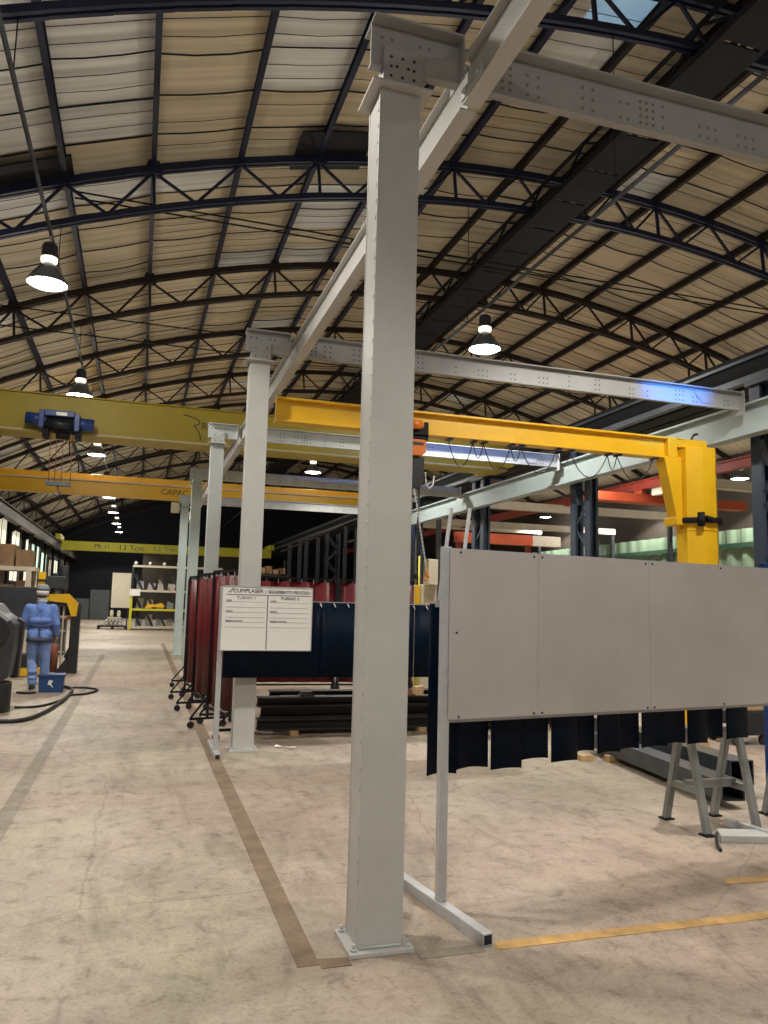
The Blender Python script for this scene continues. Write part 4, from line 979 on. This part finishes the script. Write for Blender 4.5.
# ------------------------------------------------------------------ worker
def capsule(mb, p, q, r1, r2, n=14, k=7):
    p = Vector(p); q = Vector(q); d = (q-p); L_ = d.length; d.normalize(); pts = []; rs = []
    for i in range(k+1):
        a = PI/2*(1-i/k); pts.append(p-d*(r1*math.sin(a))); rs.append(max(.0005, r1*math.cos(a)))
    for i in range(k+1):
        a = PI/2*i/k; pts.append(q+d*(r2*math.sin(a))); rs.append(max(.0005, r2*math.cos(a)))
    mb.tube(pts, rs, n)
    return mb
def fuse(mb, name, m, parent, vox, smooth=6):
    o = mb.build(name, m, parent)
    r_ = o.modifiers.new('remesh', 'REMESH'); r_.mode = 'VOXEL'; r_.voxel_size = vox; r_.use_smooth_shade = True
    s = o.modifiers.new('smooth', 'SMOOTH'); s.factor = .5; s.iterations = smooth
    return o
WX, WY = -1.64, 15.2
wk = thing('person', 'person in blue work jacket and trousers with cap, seen from behind', 'person', (WX, WY, 0))
def W(x, y, z): return (WX+x, WY+y, z)
b = MB()
# skull, face, ears, neck
b.ball(W(0, .03, 1.70), .098, 18, 14, (.82, 1.0, 1.2)); b.ball(W(0, .07, 1.64), .07, 14, 10, (.85, .9, 1.0))
capsule(b, W(0, .0, 1.45), W(0, .02, 1.62), .062, .056)
b.ball(W(0, .142, 1.68), .02, 8, 6, (.7, 1.1, 1.3)); b.ball(W(0, .118, 1.635), .026, 8, 6, (1.1, .5, .35))
for s in (-1, 1):
    b.ball(W(.082*s, .03, 1.68), .03, 10, 8, (.4, .75, 1.15)); b.ball(W(.033*s, .118, 1.71), .018, 8, 6, (1.2, .5, .6))
# trunk, arms, legs (all under the clothes)
capsule(b, W(-.05, 0, 1.0), W(-.06, 0, 1.36), .10, .085); capsule(b, W(.05, 0, 1.0), W(.06, 0, 1.36), .10, .085)
sh = {1: W(.20, -.01, 1.42), -1: W(-.20, -.01, 1.42)}
el = {1: W(.265, -.02, 1.15), -1: W(-.275, .02, 1.16)}
wr = {1: W(.285, .08, .95), -1: W(-.22, .24, 1.06)}
for s in (-1, 1):
    capsule(b, sh[s], el[s], .052, .042); capsule(b, el[s], wr[s], .04, .028)
    d = (Vector(wr[s])-Vector(el[s])).normalized()
    side = Vector((1, 0, 0)); side = (side-d*side.dot(d)).normalized(); nn = d.cross(side)
    c = Vector(wr[s])+d*.05
    for j in range(4): # palm strip and four fingers, curled
        o0 = (j-1.5)*.019
        base = Vector(wr[s])+nn*o0*.8+d*.01; kn = Vector(wr[s])+nn*o0+d*.088
        capsule(b, base, kn, .014, .011, 10, 4)
        ln = (.038, .044, .041, .032)[j]
        inw = -side*s
        p1 = kn+d*ln+inw*.008; p2 = p1+d*ln*.55+inw*.022; p3 = p2+d*.006+inw*.022
        capsule(b, kn, p1, .0098, .009, 8, 4); capsule(b, p1, p2, .009, .0085, 8, 4); capsule(b, p2, p3, .0085, .0075, 8, 4)
    th0 = Vector(wr[s])+d*.02+nn*.022; th1 = th0+nn*.032+d*.03-side*s*.012; th2 = th1+d*.034-side*s*.014+nn*.004
    capsule(b, th0, th1, .013, .011, 8, 4); capsule(b, th1, th2, .011, .009, 8, 4)
hip = {1: W(.095, 0, .93), -1: W(-.095, 0, .93)}; kne = {1: W(.115, .05, .50), -1: W(-.10, .06, .51)}; ank = {1: W(.13, .10, .09), -1: W(-.055, -.06, .09)}
for s in (-1, 1):
    capsule(b, hip[s], kne[s], .082, .055); capsule(b, kne[s], ank[s], .054, .038)
fuse(b, 'body', 'skin', wk, .0065, 3)
b = MB()
for s in (-1, 1):
    capsule(b, hip[s], kne[s], .112, .088); capsule(b, kne[s], (ank[s][0], ank[s][1], .12), .086, .078)
    for zz, r_ in ((.2, .086), (.30, .080)): b.ball((ank[s][0]*.9+kne[s][0]*.1, ank[s][1]*.9+kne[s][1]*.1-.01, zz), r_, 14, 8, (1, 1, .5))
    b.ball(W(.075*s, -.07, .93), .105, 14, 10)
capsule(b, W(-.08, 0, .97), W(.08, 0, .97), .125, .125)
fuse(b, 'trousers', 'denim_l', wk, .010, 3)
b = MB()
capsule(b, W(-.07, 0, 1.12), W(-.085, -.01, 1.34), .125, .125); capsule(b, W(.07, 0, 1.12), W(.085, -.01, 1.34), .125, .125)
capsule(b, W(-.17, -.01, 1.41), W(.17, -.01, 1.41), .082, .082); capsule(b, W(0, -.02, 1.42), W(0, .0, 1.50), .115, .08)
b.ball(W(-.07, -.02, .96), .15, 16, 10, (.95, 1.0, .85)); b.ball(W(.07, -.02, .96), .15, 16, 10, (.95, 1.0, .85))
b.ball(W(-.06, -.05, 1.20), .13, 14, 10, (1, .9, .6)); b.ball(W(.06, -.05, 1.20), .13, 14, 10, (1, .9, .6))
for s in (-1, 1):
    capsule(b, sh[s], el[s], .082, .070); e2 = Vector(el[s]).lerp(Vector(wr[s]), .88); capsule(b, el[s], e2, .068, .052)
    for f in (.35, .7): b.ball(Vector(sh[s]).lerp(Vector(el[s]), f), .082-.012*f, 12, 8, (1, 1, .45))
fuse(b, 'jacket', 'denim', wk, .010, 3)
MB().lathe([(.0, 0), (1., 0), (1.03, .012), (1.03, .038), (1., .05), (.0, .05)], (0, 0, 0), 28)
vs = []; n = 28
for z in (1.085, 1.12):
    for j in range(n): vs.append(W(.205*math.cos(2*PI*j/n), .150*math.sin(2*PI*j/n)-.012, z))
o = MB().add(vs, [(j, (j+1) % n, (j+1) % n+n, j+n) for j in range(n)], True).build('belt', 'ink', wk); o.modifiers.new('t', 'SOLIDIFY').thickness = .012
MB().bar(W(.0, -.165, 1.11), W(.015, -.175, .96), .03, .012).build('belt_tail', 'ink', wk)
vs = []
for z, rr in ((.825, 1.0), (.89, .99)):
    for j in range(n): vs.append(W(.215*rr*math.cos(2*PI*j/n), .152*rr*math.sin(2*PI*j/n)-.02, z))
o = MB().add(vs, [(j, (j+1) % n, (j+1) % n+n, j+n) for j in range(n)], True).build('hem_shadow', 'ink', wk); o.modifiers.new('t', 'SOLIDIFY').thickness = .02  # dark band at the hem, painting the shadow under the jacket
b = MB(); b.ball(W(0, .005, 1.665), .093, 16, 12, (.86, .95, .9)); b.build('hair', 'hair', wk)
b = MB(); b.lathe([(.112, 1.745), (.113, 1.77), (.10, 1.81), (.065, 1.845), (.0, 1.855)], (WX, WY+.025, 0), 24)
b.build('cap', 'capt', wk)
MB().prism([(WX-.08, WY+.09), (WX+.08, WY+.09), (WX+.06, WY+.19), (WX-.06, WY+.19)], 'z', 1.745, 1.755).build('cap_peak', 'capg', wk)
def ring(zs, name, m, th, gap=True):
    vs = []
    for z, rr in zs:
        for j in range(n): vs.append(W(rr*.93*math.cos(2*PI*j/n), rr*math.sin(2*PI*j/n)+.02, z))
    o = MB().add(vs, [(i*n+j, i*n+(j+1) % n, (i+1)*n+(j+1) % n, (i+1)*n+j) for i in range(len(zs)-1) for j in range(n) if not (gap and 3 < j < 11)], True).build(name, m, wk)
    o.modifiers.new('t', 'SOLIDIFY').thickness = th
ring(((1.735, .117), (1.765, .119)), 'head_strap', 'capg', .012, False)
ring(((1.655, .108), (1.70, .115), (1.735, .116)), 'neck_cloth', 'capw', .008)
ring(((1.635, .104), (1.655, .109)), 'lower_strap', 'capg', .012)
ring(((1.535, .088), (1.57, .075), (1.61, .078)), 'collar', 'capw', .012, False)
for s in (-1, 1):
    b = MB(); ax, ay = ank[s][0], ank[s][1]
    capsule(b, (ax, ay-.04, .05), (ax+.01*s, ay+.15, .042), .052, .042); b.ball((ax, ay-.02, .10), .055, 12, 8)
    b.box(ax-.045, ax+.045, ay-.09, ay+.19, 0.0, .03)
    fuse(b, 'boot', 'rubber', wk, .008, 3)

# ------------------------------------------------------------------ lighting
w = bpy.data.worlds.new('world'); SC.world = w; w.use_nodes = True
bg = w.node_tree.nodes['Background']; bg.inputs[0].default_value = (.92, .95, 1.0, 1); bg.inputs[1].default_value = .12
l = bpy.data.lights.new('blue_tint_spot', 'SPOT'); l.energy = 900; l.color = (.015, .22, 1); l.spot_size = math.radians(34); l.spot_blend = 1.; l.shadow_soft_size = .05  # added blue spot with no fixture, tints the second cross beam's right end
lo = bpy.data.objects.new('blue_tint_spot', l); COL.objects.link(lo); lo.location = (7.2, 6.5, 4.92)
lo.rotation_euler = (Vector((7.0, 8.70, 4.74))-Vector(lo.location)).to_track_quat('-Z', 'Y').to_euler()

# ------------------------------------------------------------------ camera
F, PITCH, ROLL, YAW = 772.05, .1187, .0253, .3039
cam = bpy.data.cameras.new('camera'); co = bpy.data.objects.new('camera', cam); COL.objects.link(co)
cam.sensor_fit = 'VERTICAL'; cam.sensor_height = 36; cam.lens = F/1024*36; cam.clip_end = 300; cam.clip_start = .05
fw = Vector((math.sin(YAW)*math.cos(PITCH), math.cos(YAW)*math.cos(PITCH), math.sin(PITCH)))
r0 = Vector((math.cos(YAW), -math.sin(YAW), 0)); u0 = r0.cross(fw)
rt = r0*math.cos(ROLL)+u0*math.sin(ROLL); up = u0*math.cos(ROLL)-r0*math.sin(ROLL)
mtx = Matrix((rt, up, -fw)).transposed().to_4x4(); mtx.translation = Vector((0, 0, 1.65))
co.matrix_world = mtx
SC.camera = co
SC.view_settings.view_transform = 'Standard'; SC.view_settings.look = 'None'; SC.view_settings.gamma = 1
SC.view_settings.use_curve_mapping = False; SC.view_settings.exposure = 0.0
